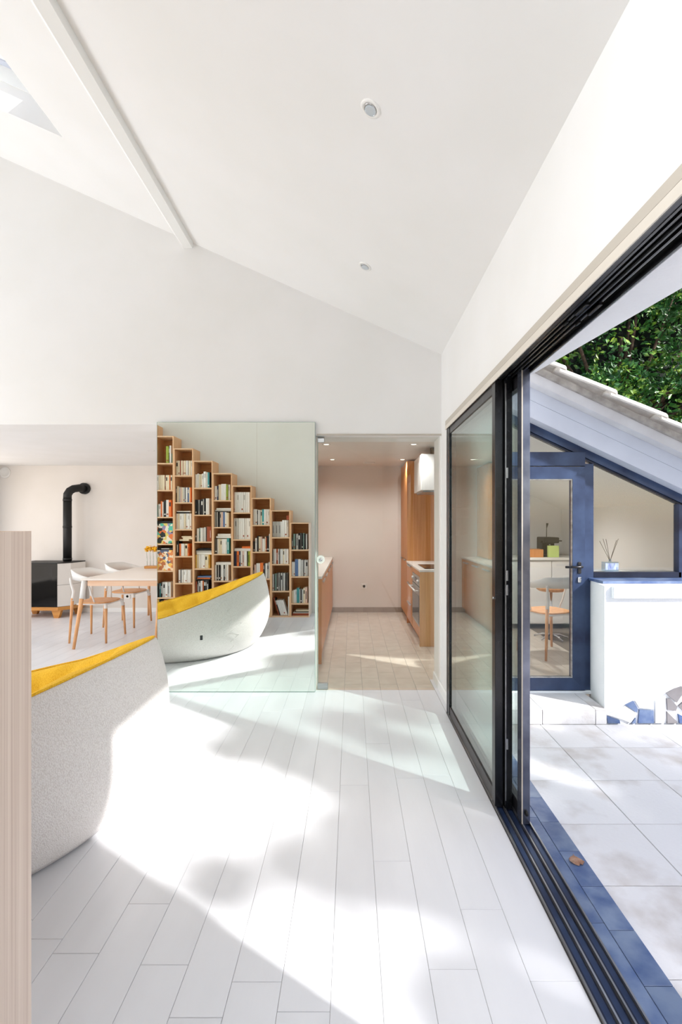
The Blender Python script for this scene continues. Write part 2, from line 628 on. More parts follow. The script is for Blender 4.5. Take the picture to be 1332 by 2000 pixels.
rest = new()
for k in range(-39, 4):
    x0 = .09 + CW * k
    x1 = min(x0 + CW, .70)
    x0 = max(x0, XL)
    if x1 - x0 < .01:
        continue
    rnd = random.Random(k * 13 + 5)
    y = fixed.get(k, rnd.uniform(1.2, 2.2))
    ys = [y]
    while ys[-1] < YB:
        ys.append(min(YB, ys[-1] + rnd.choice((.92, .98, 1.05, 1.12))))
    yy = y
    while yy > -3.5:
        yy = max(-3.5, yy - rnd.choice((.95, 1.05, 1.1)))
        ys.insert(0, yy)
    kitchen_col = x1 > -.95
    for a, b in zip(ys, ys[1:]):
        if kitchen_col:
            if a >= 4.0:
                continue
            b = min(b, 4.0)
        if b - a < .03:
            continue
        if b > .9 and x1 > -.76 * b - .15:
            plank('floor_board', x0, x1, a, b, 'board', fl)
        else:
            bb(rest, x0 + .0008, x1 - .0008, a + .0008, b - .0008, -.012, 0)
o = obj('floor_boards', rest, 'board', fl)
o['kind'] = 'stuff'
rest = new()
for k in range(-7, 15):
    x0 = .09 + CW * k
    x1 = x0 + CW
    par = fl if x1 < .71 else fk
    y = 4.0
    if x0 > .69:
        y = 4.27
    off = (.14 if k % 2 else .30)
    first = True
    while y < YB - .01:
        b = y + (off if first else .32)
        first = False
        b = min(b, YB)
        if -.50 < x1 and x0 < .85:
            plank('floor_tile', x0, x1, y, b, 'tile', par, g=.0014)
        else:
            bb(rest, x0 + .0008, x1 - .0008, y + .0008, b - .0008, -.012, 0)
        y = b
for k in range(5, 15):
    x0 = .09 + CW * k
    y = 3.79
    while y < 4.26:
        bb(rest, x0 + .0008, x0 + CW - .0008, y + .0008, min(y + .32, 4.27) - .0008, -.012, 0)
        y += .32
o = obj('floor_tiles', rest, 'tile', fk)
o['kind'] = 'stuff'

# baseboards
struct('baseboard_right', bb(new(), XR - .018, XR, 3.54, 4.27, 0, .075, 0, .004), 'white_trim')
bk = struct('baseboard_back', bb(new(), -.9, .8, YB - .008, YB, 0, .078), 'grout')
for i in range(11):
    x = -.9 + .155 * i
    box('skirting_tile', x + .001, x + .154, YB - .016, YB - .008, 0.001, .08, 'skirt', bk, .001)
struct('baseboard_dining', bb(new(), XL, -1.0, YB - .014, YB, 0, .07, 0, .003), 'white_trim')
struct('trim_3', bb(new(), .7005, XR, 3.53, 4.271, -.03, -.0005), 'board')
# lintel line above kitchen door
struct('trim_1', bb(new(), -.29, XR - .002, 3.948, 3.957, 2.128, 2.142), 'cream_trim')
struct('trim_2', bb(new(), XR - .006, XR, 3.957, 4.27, .08, 2.13), 'white_trim')

# ------------------------------------------------------------------ mirror panel
mt = thing('mirror_panel', 'tall frameless mirror panel covering the wall left of the kitchen opening', 'mirror', (-.956, 3.95, 0))
mt.rotation_euler = (R(0.22), 0, 0)      # leans very slightly forward at the top
obj('mirror_sheet', bb(new(), -.652, .651, -.006, -.001, .006, 2.235), 'mirror', mt, local=True)
bm = new()
bb(bm, -.654, .653, -.0009, .005, .004, 2.237)
bb(bm, -.6545, -.652, -.006, -.0009, .004, 2.237)
bb(bm, .651, .6535, -.006, -.0009, .004, 2.237)
bb(bm, -.652, .651, -.006, -.0009, 2.235, 2.237)
bb(bm, -.652, .651, -.006, -.0009, .003, .006)
obj('mirror_edge', bm, 'glass_edge', mt, local=True)

# ------------------------------------------------------------------ kitchen glass door
gd = sempty('door_3', (.22, 4.02, 0), 'frameless clear glass door across the kitchen opening')
box('pane', -.285, .735, 4.015, 4.025, .012, 2.125, 'glass', gd)
bm = new()
bb(bm, -.2875, -.285, 4.015, 4.025, .012, 2.125)
obj('pane_edge', bm, 'glass_edge', gd)
box('side_pane', -.291, -.281, 3.962, 4.012, .012, 2.12, 'glass_green', gd)
bm = new()
bb(bm, -.29, -.20, 4.005, 4.035, .0, .055, 0, .004)
obj('floor_hinge', bm, 'steel', gd)
bm = new()
bb(bm, -.29, -.23, 4.005, 4.035, 2.08, 2.125, 0, .004)
obj('top_hinge', bm, 'steel', gd)
bm = new()
seg = 20
for y0, y1 in ((3.985, 4.013), (4.027, 4.045)):
    lo = []
    for rr, yy in ((.018, y0 + .006), (.018, y0), (.034, y0), (.034, y1)):
        lo.append([bm.verts.new((-.262 + rr * math.cos(2 * math.pi * k / seg), yy, 1.095 + rr * math.sin(2 * math.pi * k / seg))) for k in range(seg)])
    for a, b in zip(lo, lo[1:]):
        for k in range(seg):
            bm.faces.new((a[k], a[(k + 1) % seg], b[(k + 1) % seg], b[k]))
    bm.faces.new(lo[0])
bmesh.ops.recalc_face_normals(bm, faces=bm.faces)
lk = obj('lock', bm, 'plastic_white', gd)
bm = new()
lathe(bm, [(0.0, 0), (.013, 0), (.013, .012), (0.0, .012)], seg=16)
bmesh.ops.rotate(bm, verts=bm.verts, cent=(0, 0, 0), matrix=Matrix.Rotation(R(90), 3, 'X'))
bmesh.ops.translate(bm, verts=bm.verts, vec=(-.262, 3.996, 1.095))
obj('lock_cylinder', bm, 'chrome', lk)

# ------------------------------------------------------------------ sliding glass door in the right wall
sd = sempty('door_2', (.765, 2.1, 0), 'black framed sliding glass door, pushed open on its triple track')
Y0, Y1 = .772, 3.52
TX0, TX1 = .702, .832
# bottom track
bm = new()
bb(bm, TX0, TX1, Y0, Y1, -.018, -.004, 0)
for x in (.7025, .7445, .7875, .826):
    bb(bm, x, x + .006, Y0, Y1, -.004, .010, 1)
for x in (.7085, .7505, .7935):
    bb(bm, x, x + .007, Y0, Y1, -.004, .007, 0)
obj('bottom_track', bm, ['navy_dark', 'alu'], sd)
for x in (.715, .757, .80):
    bm = new()
    bb(bm, x, x + .024, Y0, Y1, -.004, -.001)
    obj('track_groove', bm, 'navy', sd)
# head track
bm = new()
bb(bm, TX0 + .03, TX1, Y0, Y1, 2.125, 2.152, 0)
for x, h in ((.702, 2.098), (.732, 2.106), (.748, 2.104), (.774, 2.106), (.790, 2.104), (.826, 2.100)):
    bb(bm, x, x + .006, Y0, Y1, h, 2.125 if x > .71 else 2.152, 0)
tk = obj('head_track', bm, 'black_metal', sd)
for x in (.757, .80):
    bm = new()
    bb(bm, x, x + .012, Y0, Y1, 2.116, 2.1245)
    obj('head_rail', bm, 'alu', tk)
bm = new()
bb(bm, .712, .742, Y0, Y1, 2.108, 2.125)
obj('filler_strip', bm, 'dark_metal', tk)
bm = new()
bb(bm, .697, .702, Y0 - .03, 3.55, 2.128, 2.160, 0)
bb(bm, .697, .7015, Y0 - .03, 3.55, 2.096, 2.127, 1)
bb(bm, .702, .7445, Y0 - .03, 3.55, 2.153, 2.160, 0)
obj('head_trim', bm, ['cream_trim', 'pale_trim'], sd)
bm = new()
for x in (.743, .786):
    bb(bm, x + .004, x + .016, 1.52, 1.60, 2.096, 2.115, 0, .002)
    bb(bm, x + .006, x + .014, 1.66, 1.69, 2.098, 2.115, 0, .002)
obj('latch', bm, 'black_metal', sd)
# far jamb, near jamb
bm = new()
bb(bm, .702, .728, 3.49, 3.53, 0, 2.152, 0, .002)
bb(bm, .728, .772, 3.505, 3.53, 0, 2.152, 0)
bb(bm, .772, .832, 3.49, 3.53, 0, 2.152, 0)
obj('far_jamb', bm, 'dark_metal', sd)
bm = new()
bb(bm, .702, .832, .762, .79, 0, 2.152, 0)
obj('near_jamb', bm, 'black_metal', sd)


def sash(name, xa, xb, ya, yb, wn_=.045, label=None, gmat='glass_green', zt=2.118, smat='black_metal'):
    e = bpy.data.objects.new(name, None)
    COL.objects.link(e)
    e.parent = sd
    base = Vector(((xa + xb) / 2, (ya + yb) / 2, 0.004))
    e.location = base - wloc(sd)
    if label:
        e['label'] = label
    xm = (xa + xb) / 2
    bm = new()
    bb(bm, xa, xb, ya, ya + wn_, .004, zt, 0, .002)
    obj('near_stile', bm, smat, e)
    bm = new()
    bb(bm, xa, xb, yb - .045, yb, .004, zt, 0, .002)
    obj('far_stile', bm, 'black_metal', e)
    bm = new()
    bb(bm, xa + .004, xb - .004, ya + wn_, yb - .045, .006, .075, 0, .002)
    obj('bottom_rail', bm, 'dark_metal', e)
    bm = new()
    bb(bm, xa + .004, xb - .004, ya + wn_, yb - .045, zt - .07, zt, 0, .002)
    obj('top_rail', bm, 'dark_metal', e)
    bm = new()
    bb(bm, xm - .010, xm - .006, ya + wn_ - .01, yb - .035, .07, zt - .06)
    bb(bm, xm + .006, xm + .010, ya + wn_ - .01, yb - .035, .07, zt - .06)
    obj('pane', bm, gmat, e)
    return e


pa = sash('sliding_panel', .704, .744, 2.34, 3.49, .05, 'inner sliding glass panel', 'glass_green')
pb = sash('sliding_panel', .786, .826, 2.205, 3.47, .055, 'outer sliding glass panel nearest the open gap', 'glass_green', smat='silver_stile')
pc = sash('sliding_panel', .7465, .7825, 2.32, 3.48, .05, 'middle sliding glass panel', 'glass')
bm = new()
bb(bm, .7862, .7905, 2.2005, 2.205, .01, 2.11)
obj('brush_seal', bm, 'cream_trim', pb)
bm = new()
bb(bm, .7475, .7515, 2.3155, 2.32, .05, 2.08)
obj('edge_strip', bm, 'alu', pc)
bm = new()
for z in (.30, 1.05, 1.12, 1.62):
    bb(bm, .752, .760, 2.313, 2.32, z, z + .05, 0, .001)
obj('lock_plate', bm, 'steel', pc)
bm = new()
lathe(bm, [(0, 0), (.006, 0), (.006, .004), (0, .004)], seg=12)
bmesh.ops.rotate(bm, verts=bm.verts, cent=(0, 0, 0), matrix=Matrix.Rotation(R(-90), 3, 'Y'))
bmesh.ops.translate(bm, verts=bm.verts, vec=(.704, 2.362, 1.03))
obj('screw_cap', bm, 'chrome', pa)
bm = new()
tube(bm, [(.802, 2.199, .06), (.812, 2.199, .06)], .012, 12)
obj('roller_cap', bm, 'rubber', pb)

# ------------------------------------------------------------------ ceiling spots
def spot(px, py, label, group=None):
    # on the sloping ceiling
    a = (px - VX) / F
    t = (VY - py) / F
    Y = (3.136 - H) / (t + .4486 * a)
    X = a * Y
    s = thing('recessed_spotlight', label, 'spotlight', (X, Y, ceil_z(X)), group=group)
    s.rotation_euler = (0, math.atan(.4486), 0)
    bm = new()
    lathe(bm, [(.026, .002), (.028, -.004), (.040, -.006), (.044, -.002), (.044, .001), (.026, .0012)], seg=32)
    obj('bezel', bm, 'white_lacq', s, local=True)
    bm = new()
    lathe(bm, [(.0, -.002), (.022, -.004), (.025, -.003), (.025, 0), (.0, 0)], seg=24)
    bmesh.ops.rotate(bm, verts=bm.verts, cent=(0, 0, 0), matrix=Matrix.Rotation(R(-8), 3, 'Y'))
    bmesh.ops.translate(bm, verts=bm.verts, vec=(.003, .003, -.0045))
    l = obj('lamp', bm, 'grey_in', s, local=True)
    bm = new()
    tube(bm, [(.0265 * math.cos(R(a_)), .0265 * math.sin(R(a_)), -.0058) for a_ in range(0, 361, 20)], .0014, 6, cap=False)
    obj('lamp_ring', bm, 'chrome', s, local=True)


spot(724, 212, 'unlit round recessed spotlight in the sloping ceiling, the larger nearer one')
spot(713, 520, 'unlit round recessed spotlight in the sloping ceiling, the smaller farther one')


def downlight(X, Y, z, label, power, col=(1, .965, .935)):
    s = thing('downlight', label, 'spotlight', (X, Y, z), group='lit downlights in the flat ceilings')
    bm = new()
    lathe(bm, [(.030, 0), (.030, -.003), (.045, -.004), (.047, 0)], seg=24)
    obj('bezel', bm, 'white_lacq', s, local=True)
    bm = new()
    lathe(bm, [(0, -.001), (.030, -.001), (.030, .0), (0, .0)], seg=20)
    obj('lamp', bm, 'lamp_on', s, local=True)
    l = bpy.data.lights.new('downlight_beam', 'SPOT')
    l.energy = power
    l.spot_size = R(150)
    l.spot_blend = 1.0
    l.shadow_soft_size = .04
    l.color = col
    o = bpy.data.objects.new('downlight_beam', l)
    COL.objects.link(o)
    o.parent = s
    o.location = (0, 0, -.02)


downlight(-.29, 5.43, 2.30, 'lit downlight in kitchen ceiling, near row, left one', 62, (1, .985, .98))
downlight(.706, 5.43, 2.30, 'lit downlight in kitchen ceiling, near row, right one', 62, (1, .985, .98))
downlight(-.275, 6.72, 2.30, 'lit downlight in kitchen ceiling, far row, left one', 62, (1, .985, .98))
downlight(.715, 6.72, 2.30, 'lit downlight in kitchen ceiling, far row, right one beside tall cabinet', 62, (1, .985, .98))
downlight(-2.37, 5.62, 2.2625, 'lit downlight in dining room ceiling beside the mirror edge', 34)

downlight(2.05, 5.6, 1.90, 'added fill lamp under the sloping annex ceiling', 120)  # lamp added to brighten the annex interior, not a known fitting

v = thing('ceiling_vent', 'round white ventilation valve in the kitchen ceiling', 'vent', (.25, 7.05, 2.30))
bm = new()
lathe(bm, [(.055, 0), (.060, -.008), (.085, -.010), (.095, 0)], seg=28)
obj('ring', bm, 'plastic_white', v, local=True)
bm = new()
lathe(bm, [(0, -.016), (.04, -.014), (.048, -.004), (0, -.001)], seg=24)
obj('disc', bm, 'plastic_white', v, local=True)


# sockets and wall vent
def socket(x, z, label, w=.08):
    s = thing('wall_socket', label, 'socket', (x, YB, z - w / 2))
    bm = new()
    bb(bm, -w / 2, w / 2, -.012, 0, 0, w, 0, .003)
    obj('plate', bm, 'plastic_white', s, local=True)
    bm = new()
    lathe(bm, [(0, 0), (.017, 0), (.019, .003), (.022, .003), (.022, 0)], seg=20)
    bmesh.ops.rotate(bm, verts=bm.verts, cent=(0, 0, 0), matrix=Matrix.Rotation(R(90), 3, 'X'))
    bmesh.ops.translate(bm, verts=bm.verts, vec=(0, -.0122, w / 2))
    obj('outlet', bm, 'cream_trim', s, local=True)


socket(.193, .41, 'white double wall socket low on the kitchen back wall', .085)
socket(-3.53, .25, 'white wall socket low on the dining room wall behind the table')
v = thing('wall_vent', 'round white vent on the dining room wall at far left', 'vent', (-5.46, YB, 2.11))
bm = new()
lathe(bm, [(0, .008), (.06, .008), (.065, .016), (.085, .012), (.09, 0)], seg=32)
bmesh.ops.rotate(bm, verts=bm.verts, cent=(0, 0, 0), matrix=Matrix.Rotation(R(90), 3, 'X'))
bmesh.ops.translate(bm, verts=bm.verts, vec=(0, 0, .09))
obj('cover', bm, 'plastic_white', v, local=True)

# ------------------------------------------------------------------ kitchen
FX = .775


def handle(name, x, y0, y1, z, parent, sgn=-1):
    bm = new()
    bb(bm, min(x, x + sgn * .018), max(x, x + sgn * .018), y0, y1, z, z + .006, 0, .001)
    bb(bm, min(x + sgn * .014, x + sgn * .018), max(x + sgn * .014, x + sgn * .018), y0, y1, z - .012, z, 0)
    return obj(name, bm, 'steel', parent)


t = thing('tall_cabinet', 'tall caramel bamboo cabinet at the end of the right kitchen run', 'cabinet', (1.08, 7.1, 0))
box('body', FX + .02, 1.38, 6.715, 7.49, .08, 2.27, 'bamboo', t)
box('side_panel', FX + .001, 1.38, 6.69, 6.714, .0, 2.275, 'bamboo', t)
for (a, b) in ((6.716, 7.10), (7.103, 7.488)):
    d = box('door', FX, FX + .019, a, b, .885, 2.27, 'bamboo', t, .001)
    d2 = box('door', FX, FX + .019, a, b, .085, .878, 'bamboo', t, .001)
    handle('handle', FX, a + .12, b - .12, .874, d2)
box('plinth', FX + .05, FX + .066, 6.716, 7.49, 0, .08, 'bamboo', t)

t = thing('base_cabinet', 'bamboo drawer cabinet between oven and tall cabinet', 'cabinet', (1.08, 6.4, 0))
box('body', FX + .02, 1.38, 6.07, 6.688, .08, .845, 'bamboo', t)
for z0, z1 in ((.085, .34), (.343, .60), (.603, .842)):
    d = box('drawer', FX, FX + .019, 6.073, 6.686, z0, z1, 'bamboo', t, .001)
    handle('handle', FX, 6.2, 6.55, z1 - .006, d)
box('plinth', FX + .05, FX + .066, 6.07, 6.688, 0, .08, 'bamboo', t)

t = thing('oven_cabinet', 'bamboo end cabinet that houses the oven', 'cabinet', (1.08, 5.7, 0))
box('body', FX + .03, 1.38, 5.425, 6.068, .08, .15, 'bamboo', t)
box('rear_panel', 1.36, 1.38, 5.425, 6.068, .15, .845, 'bamboo', t)
box('end_panel', FX - .003, 1.38, 5.40, 5.424, 0, .845, 'bamboo_light', t, .001)
box('drawer', FX, FX + .019, 5.426, 6.066, .085, .205, 'bamboo', t, .001)
box('fascia', FX, FX + .019, 5.426, 6.066, .785, .842, 'bamboo', t, .001)
box('plinth', FX + .05, FX + .066, 5.425, 6.068, 0, .08, 'bamboo', t)

t = thing('oven', 'built-in steel oven with dark glass door in the right kitchen run', 'oven', (1.05, 5.75, .21))
box('casing', FX + .02, 1.34, 5.44, 6.05, .21, .78, 'steel', t)
box('control_panel', FX - .002, FX + .018, 5.428, 6.064, .67, .782, 'steel', t, .002)
box('display', FX - .005, FX - .0025, 5.66, 5.83, .70, .75, 'black_glass', t)
for y in (5.52, 5.97):
    bm = new()
    tube(bm, [(FX - .025, y, .725), (FX - .002, y, .725)], .018, 14)
    obj('knob', bm, 'white_lacq', t)
d = box('oven_door', FX - .004, FX + .016, 5.428, 6.064, .212, .662, 'steel', t, .002)
box('door_glass', FX - .006, FX - .0045, 5.46, 6.03, .24, .56, 'black_glass', d)
bm = new()
tube(bm, [(FX - .05, 5.47, .62), (FX - .05, 6.02, .62)], .010, 10)
tube(bm, [(FX - .05, 5.50, .62), (FX - .005, 5.50, .62)], .007, 8)
tube(bm, [(FX - .05, 5.99, .62), (FX - .005, 5.99, .62)], .007, 8)
obj('handle', bm, 'white_lacq', d)

o = obj('worktop', bb(new(), FX - .008, 1.395, 5.392, 6.69, .847, .872, 0, .002), 'worktop')
tag(o, 'white worktop of the right kitchen run with hob set in', 'worktop')
t = thing('hob', 'black glass hob set into the right worktop', 'hob', (1.08, 5.78, .872))
box('glass_plate', .84, 1.34, 5.50, 6.06, .8722, .878, 'black_glass', t, .001)
for (hx, hy) in ((.97, 5.64), (1.2, 5.64), (.97, 5.92), (1.2, 5.92)):
    bm = new()
    pts = [(hx + .085 * math.cos(R(a)), hy + .085 * math.sin(R(a)), .8782) for a in range(0, 361, 15)]
    tube(bm, pts, .0012, 4, cap=False)
    obj('cooking_zone', bm, 'dark_metal', t)

t = thing('extractor_hood', 'white boxy extractor hood above the hob', 'hood', (1.1, 5.8, 1.76))
box('hood_body', .80, 1.395, 5.5, 6.1, 1.78, 2.20, 'white_lacq', t, .006)
box('filter', .83, 1.36, 5.53, 6.07, 1.762, 1.779, 'steel', t)
box('front_groove', .797, .7995, 5.74, 5.75, 1.86, 2.12, 'cream_trim', t)
bm = new()
tube(bm, [(1.02, 5.7, 2.20), (1.02, 5.7, 2.30)], .08, 16)
obj('duct', bm, 'dark_duct', t)

t = thing('base_cabinet', 'bamboo cabinet run along the left kitchen wall', 'cabinet', (-.6, 6.1, 0))
box('body', -.89, -.322, 4.75, 7.49, .08, .845, 'bamboo', t)
y = 4.752
while y < 7.4:
    y2 = min(y + .545, 7.488)
    d = box('door', -.321, -.302, y + .001, y2 - .001, .085, .842, 'bamboo', t, .001)
    handle('handle', -.302, y + .12, y2 - .12, .80, d, 1)
    y = y2
box('plinth', -.37, -.354, 4.75, 7.49, 0, .08, 'bamboo', t)
box('end_panel', -.89, -.30, 4.73, 4.749, 0, .845, 'bamboo', t)
o = obj('worktop', bb(new(), -.895, -.295, 4.725, 7.495, .847, .872, 0, .002), 'worktop')
tag(o, 'white worktop of the left kitchen run', 'worktop')
t = thing('wall_cabinet', 'narrow bamboo wall cabinet above the left worktop', 'cabinet', (-.72, 7.0, .9))
box('body', -.895, -.56, 6.9, 7.49, .875, 2.27, 'bamboo', t)
box('door', -.559, -.543, 6.902, 7.488, .88, 2.268, 'bamboo', t, .001)
box('side_panel', -.895, -.545, 6.88, 6.899, .875, 2.27, 'bamboo', t)
struct('wall_kitchen_right', bb(new(), 1.4, 1.5, 5.38, YB, -.02, 2.42), 'wall')

# ------------------------------------------------------------------ dining room: stove
t = thing('wood_stove', 'black and white wood stove on a honey wooden base', 'stove', (-4.58, 7.2, 0))
foot = [(-4.98, 7.02), (-4.32, 7.0), (-4.20, 7.12), (-4.16, 7.44), (-4.94, 7.44)]
black = [(-4.98, 7.02), (-4.33, 7.0), (-4.33, 7.44), (-4.94, 7.44)]
bm = new()
prism(bm, [(-4.96, 7.05), (-4.345, 7.03), (-4.225, 7.14), (-4.185, 7.42), (-4.92, 7.42)], 'z', .165, .80)
obj('core', bm, 'matt_black', t)
side = [(-4.328, 7.0), (-4.20, 7.12), (-4.16, 7.44), (-4.328, 7.44)]
for z0, z1 in ((.17, .485), (.489, .805)):
    bm = new()
    prism(bm, side, 'z', z0, z1)
    obj('side_panel', bm, 'stove_white', t)
bm = new()
prism(bm, [(-4.98, 7.01), (-4.33, 6.99), (-4.33, 7.03), (-4.98, 7.05)], 'z', .17, .805)
dd = obj('stove_door', bm, 'black_glass', t)
bm = new()
bb(bm, -4.93, -4.40, 6.992, 6.999, .20, .77, 0, .001)
obj('door_glass', bm, 'black_glass', dd)
bm = new()
prism(bm, foot, 'z', .806, .82)
obj('top_plate', bm, 'matt_black', t)
bm = new()
prism(bm, foot, 'z', .115, .165)
for x, y in ((-4.36, 7.05), (-4.24, 7.38), (-4.92, 7.06), (-4.9, 7.38)):
    prism(bm, [(x - .07, .115), (x + .07, .115), (x + .035, .0), (x - .03, .0)], 'y', y - .03, y + .03)
obj('wooden_base', bm, 'wood_base', t)
bm = new()
tube(bm, [(-4.335, 7.26, .82), (-4.335, 7.26, 1.78)], .0585, 20)
fp = obj('flue_pipe', bm, 'matt_black', t)
bm = new()
tube(bm, [(-4.335, 7.26, 1.78), (-4.335, 7.265, 1.84), (-4.31, 7.28, 1.895), (-4.27, 7.31, 1.93), (-4.21, 7.36, 1.945), (-4.20, 7.47, 1.945)], [.0585] * 6, 20)
obj('elbow', bm, 'matt_black', fp)
bm = new()
bm.free()
for z in (.84, 1.33, 1.74):
    bm = new()
    tube(bm, [(-4.335, 7.26, z), (-4.335, 7.26, z + .03)], .0625, 20)
    obj('pipe_collar', bm, 'matt_black', fp)
bm = new()
tube(bm, [(-4.20, 7.455, 1.945), (-4.20, 7.498, 1.945)], .088, 24)
obj('wall_rosette', bm, 'matt_black', fp)

# ------------------------------------------------------------------ dining table
TB = (-3.10, -2.17, 5.44, 7.25)
t = thing('dining_table', 'white topped dining table with beech apron, seen end on', 'table', (-2.67, 6.3, 0))
box('tabletop', TB[0], TB[1], TB[2], TB[3], .745, .765, 'table_top', t, .004, 2)
bm = new()
bb(bm, TB[0] + .07, TB[1] - .04, TB[2] + .02, TB[2] + .04, .68, .744)
obj('apron', bm, 'apron', t)
bm = new()
bb(bm, TB[0] + .07, TB[1] - .04, TB[3] - .04, TB[3] - .02, .68, .744)
obj('apron', bm, 'apron', t)
for x in (TB[0] + .05, TB[1] - .07):
    bm = new()
    bb(bm, x, x + .02, TB[2] + .05, TB[3] - .05, .68, .744)
    obj('apron', bm, 'apron', t)
for sx, x in ((-1, TB[0] + .03), (1, TB[1] - .03)):
    for sy, y in ((-1, TB[2] + .03), (1, TB[3] - .03)):
        bm = new()
        x2, y2 = x + sx * .02, y + sy * (.18 if sy < 0 else .02)
        tube(bm, [(x2, y2, 0), (x + (x2 - x) * .25, y + (y2 - y) * .25, .56)], [.016, .024], 8)
        lg = obj('leg', bm, 'chair_wood', t)
        bm = new()
        tube(bm, [(x + (x2 - x) * .27, y + (y2 - y) * .27, .54), (x, y, .744)], [.026, .03], 8)
        obj('steel_bracket', bm, 'chair_white', lg)

# flower holder
t = thing('flower_vase', 'yellow flowers in test tubes on a wooden block, on the dining table', 'vase', (-2.80, 6.72, .765))
box('wooden_block', -2.91, -2.68, 6.67, 6.76, .765, .80, 'wood_base', t, .003)
rr = random.Random(3)
for i in range(5):
    x = -2.885 + i * .045
    bm = new()
    tube(bm, [(x, 6.715, .80), (x, 6.715, .94)], .008, 10)
    tb_ = obj('glass_tube', bm, 'glass_thin', t)
    bm = new()
    tube(bm, [(x, 6.715, .81), (x + rr.uniform(-.01, .01), 6.71, 1.03)], .0018, 5)
    obj('flower_stem', bm, 'stem', t)
    bm = new()
    cx, cz = x + rr.uniform(-.02, .02), 1.04 + rr.uniform(-.015, .02)
    for j in range(60):
        d = Vector((rr.gauss(0, 1), rr.gauss(0, 1), rr.gauss(0, 1))).normalized()
        p = Vector((cx, 6.71, cz)) + d * rr.uniform(.01, .044)
        s1 = d.cross(Vector((rr.gauss(0, 1), rr.gauss(0, 1), rr.gauss(0, 1)))).normalized() * .017
        s2 = d.cross(s1).normalized() * .010
        bm.faces.new([bm.verts.new(p - s1), bm.verts.new(p - s2 + d * .006), bm.verts.new(p + s1), bm.verts.new(p + s2 + d * .006)])
    obj('flower_head', bm, 'yellow_flower', t)


# chairs
def make_chair():
    t = thing('dining_chair', 'white steel and beech dining chair with hoop back, nearer of two at the dining table', 'chair', (-3.08, 5.79, 0))
    # seat, local +X is the front
    bm = new()
    pts = []
    for a in range(0, 360, 15):
        c, s = math.cos(R(a)), math.sin(R(a))
        e = 3.2
        r = (abs(c) ** e + abs(s) ** e) ** (-1 / e)
        pts.append((.20 * c * r + (.02), .205 * s * r))
    prism(bm, pts, 'z', .455, .470)
    bmesh.ops.bevel(bm, geom=[e for e in bm.edges if abs(e.verts[0].co.z - e.verts[1].co.z) < 1e-4], offset=.004, segments=1, affect='EDGES')
    obj('seat', bm, 'chair_wood', t, local=True)
    bm = new()
    bb(bm, -.17, .20, -.175, .175, .435, .454, 0, .004)
    obj('seat_frame', bm, 'chair_white', t, local=True)
    for sx, sy in ((1, 1), (1, -1), (-1, 1), (-1, -1)):
        fx, fy = sx * .215, sy * .235
        tx, ty = (.185 if sx > 0 else -.19), sy * .19
        bm = new()
        zt = .40 if sx > 0 else .52
        k = zt / .72
        tube(bm, [(fx, fy, 0), (fx + (tx - fx) * k, fy + (ty - fy) * k, zt)], [.012, .018], 8)
        lg = obj('leg', bm, 'chair_wood', t, local=True)
        bm = new()
        if sx > 0:
            tube(bm, [(fx + (tx - fx) * k, fy + (ty - fy) * k, zt - .03), (tx, ty, .453)], [.0195, .0195], 8)
        else:
            tube(bm, [(fx + (tx - fx) * k, fy + (ty - fy) * k, zt - .03), (tx, ty, .60), (tx - .02, ty + sy * .02, .70), (tx - .025, ty + sy * .03, .76)], [.0195, .018, .013, .010], 8)
        obj('steel_bracket', bm, 'chair_white', lg, local=True)
    # arm support near the front of the hoop
    for sy in (1, -1):
        bm = new()
        tube(bm, [(.06, sy * .185, .45), (.04, sy * .225, .56), (.02, sy * .245, .68), (.0, sy * .25, .72)], .009, 8)
        obj('arm_support', bm, 'chair_white', t, local=True)
    # hoop: a ribbon bent round the back
    bm = new()
    rows = []
    n = 26
    for i in range(n + 1):
        a = R(72 + (288 - 72) * i / n)
        x, y = .27 * math.cos(a) - .0, .262 * math.sin(a)
        u = 1 - abs(i / n - .5) * 2
        zc = .735 + .055 * min(1, u * 1.8)
        hh = .018 + .040 * min(1, u * 1.7)
        nx, ny = math.cos(a), math.sin(a)
        lean = -.018
        rows.append([bm.verts.new((x + nx * .005 - nx * lean, y + ny * .005 - ny * lean, zc + hh)), bm.verts.new((x + nx * .005, y + ny * .005, zc - hh)),
                     bm.verts.new((x - nx * .005, y - ny * .005, zc - hh)), bm.verts.new((x - nx * .005 - nx * lean, y - ny * .005 - ny * lean, zc + hh))])
    for a, b in zip(rows, rows[1:]):
        for k in range(4):
            f = bm.faces.new((a[k], a[(k + 1) % 4], b[(k + 1) % 4], b[k]))
            f.smooth = True
    bm.faces.new(rows[0])
    bm.faces.new(rows[-1][::-1])
    bmesh.ops.recalc_face_normals(bm, faces=bm.faces)
    obj('backrest', bm, 'chair_white', t, local=True)
    return t


c1 = make_chair()
c1['group'] = 'dining chairs at the white table'
c2 = copy_tree(c1)
c2.location = (-3.11, 6.62, 0)
c2['label'] = 'white steel and beech dining chair tucked in farther along the dining table'
c2.rotation_euler = (0, 0, R(-4))
for loc, rz, lb in (((2.12, 5.12, 0), R(110), 'white hoop-backed chair seen through the annex glass door, left one'),
                    ((2.80, 5.45, 0), R(160), 'white hoop-backed chair seen through the annex glass door, farther right one')):
    c = copy_tree(c1)
    c.location = loc
    c.rotation_euler = (0, 0, rz)
    c['label'] = lb
    c['group'] = 'white chairs inside the annex'

# ------------------------------------------------------------------ the big round sofa
SC = Vector((-1.93, 2.35, 0))
t = thing('lounge_sofa', 'large round bowl-shaped sofa in pale grey knit with a yellow quilted inside', 'sofa', SC)
NA = 128


def rimz(th):
    c = math.cos(th - R(-4))
    return .455 + (.335 if c > 0 else .19) * c * (1 if c < 0 else c ** .12) + .0


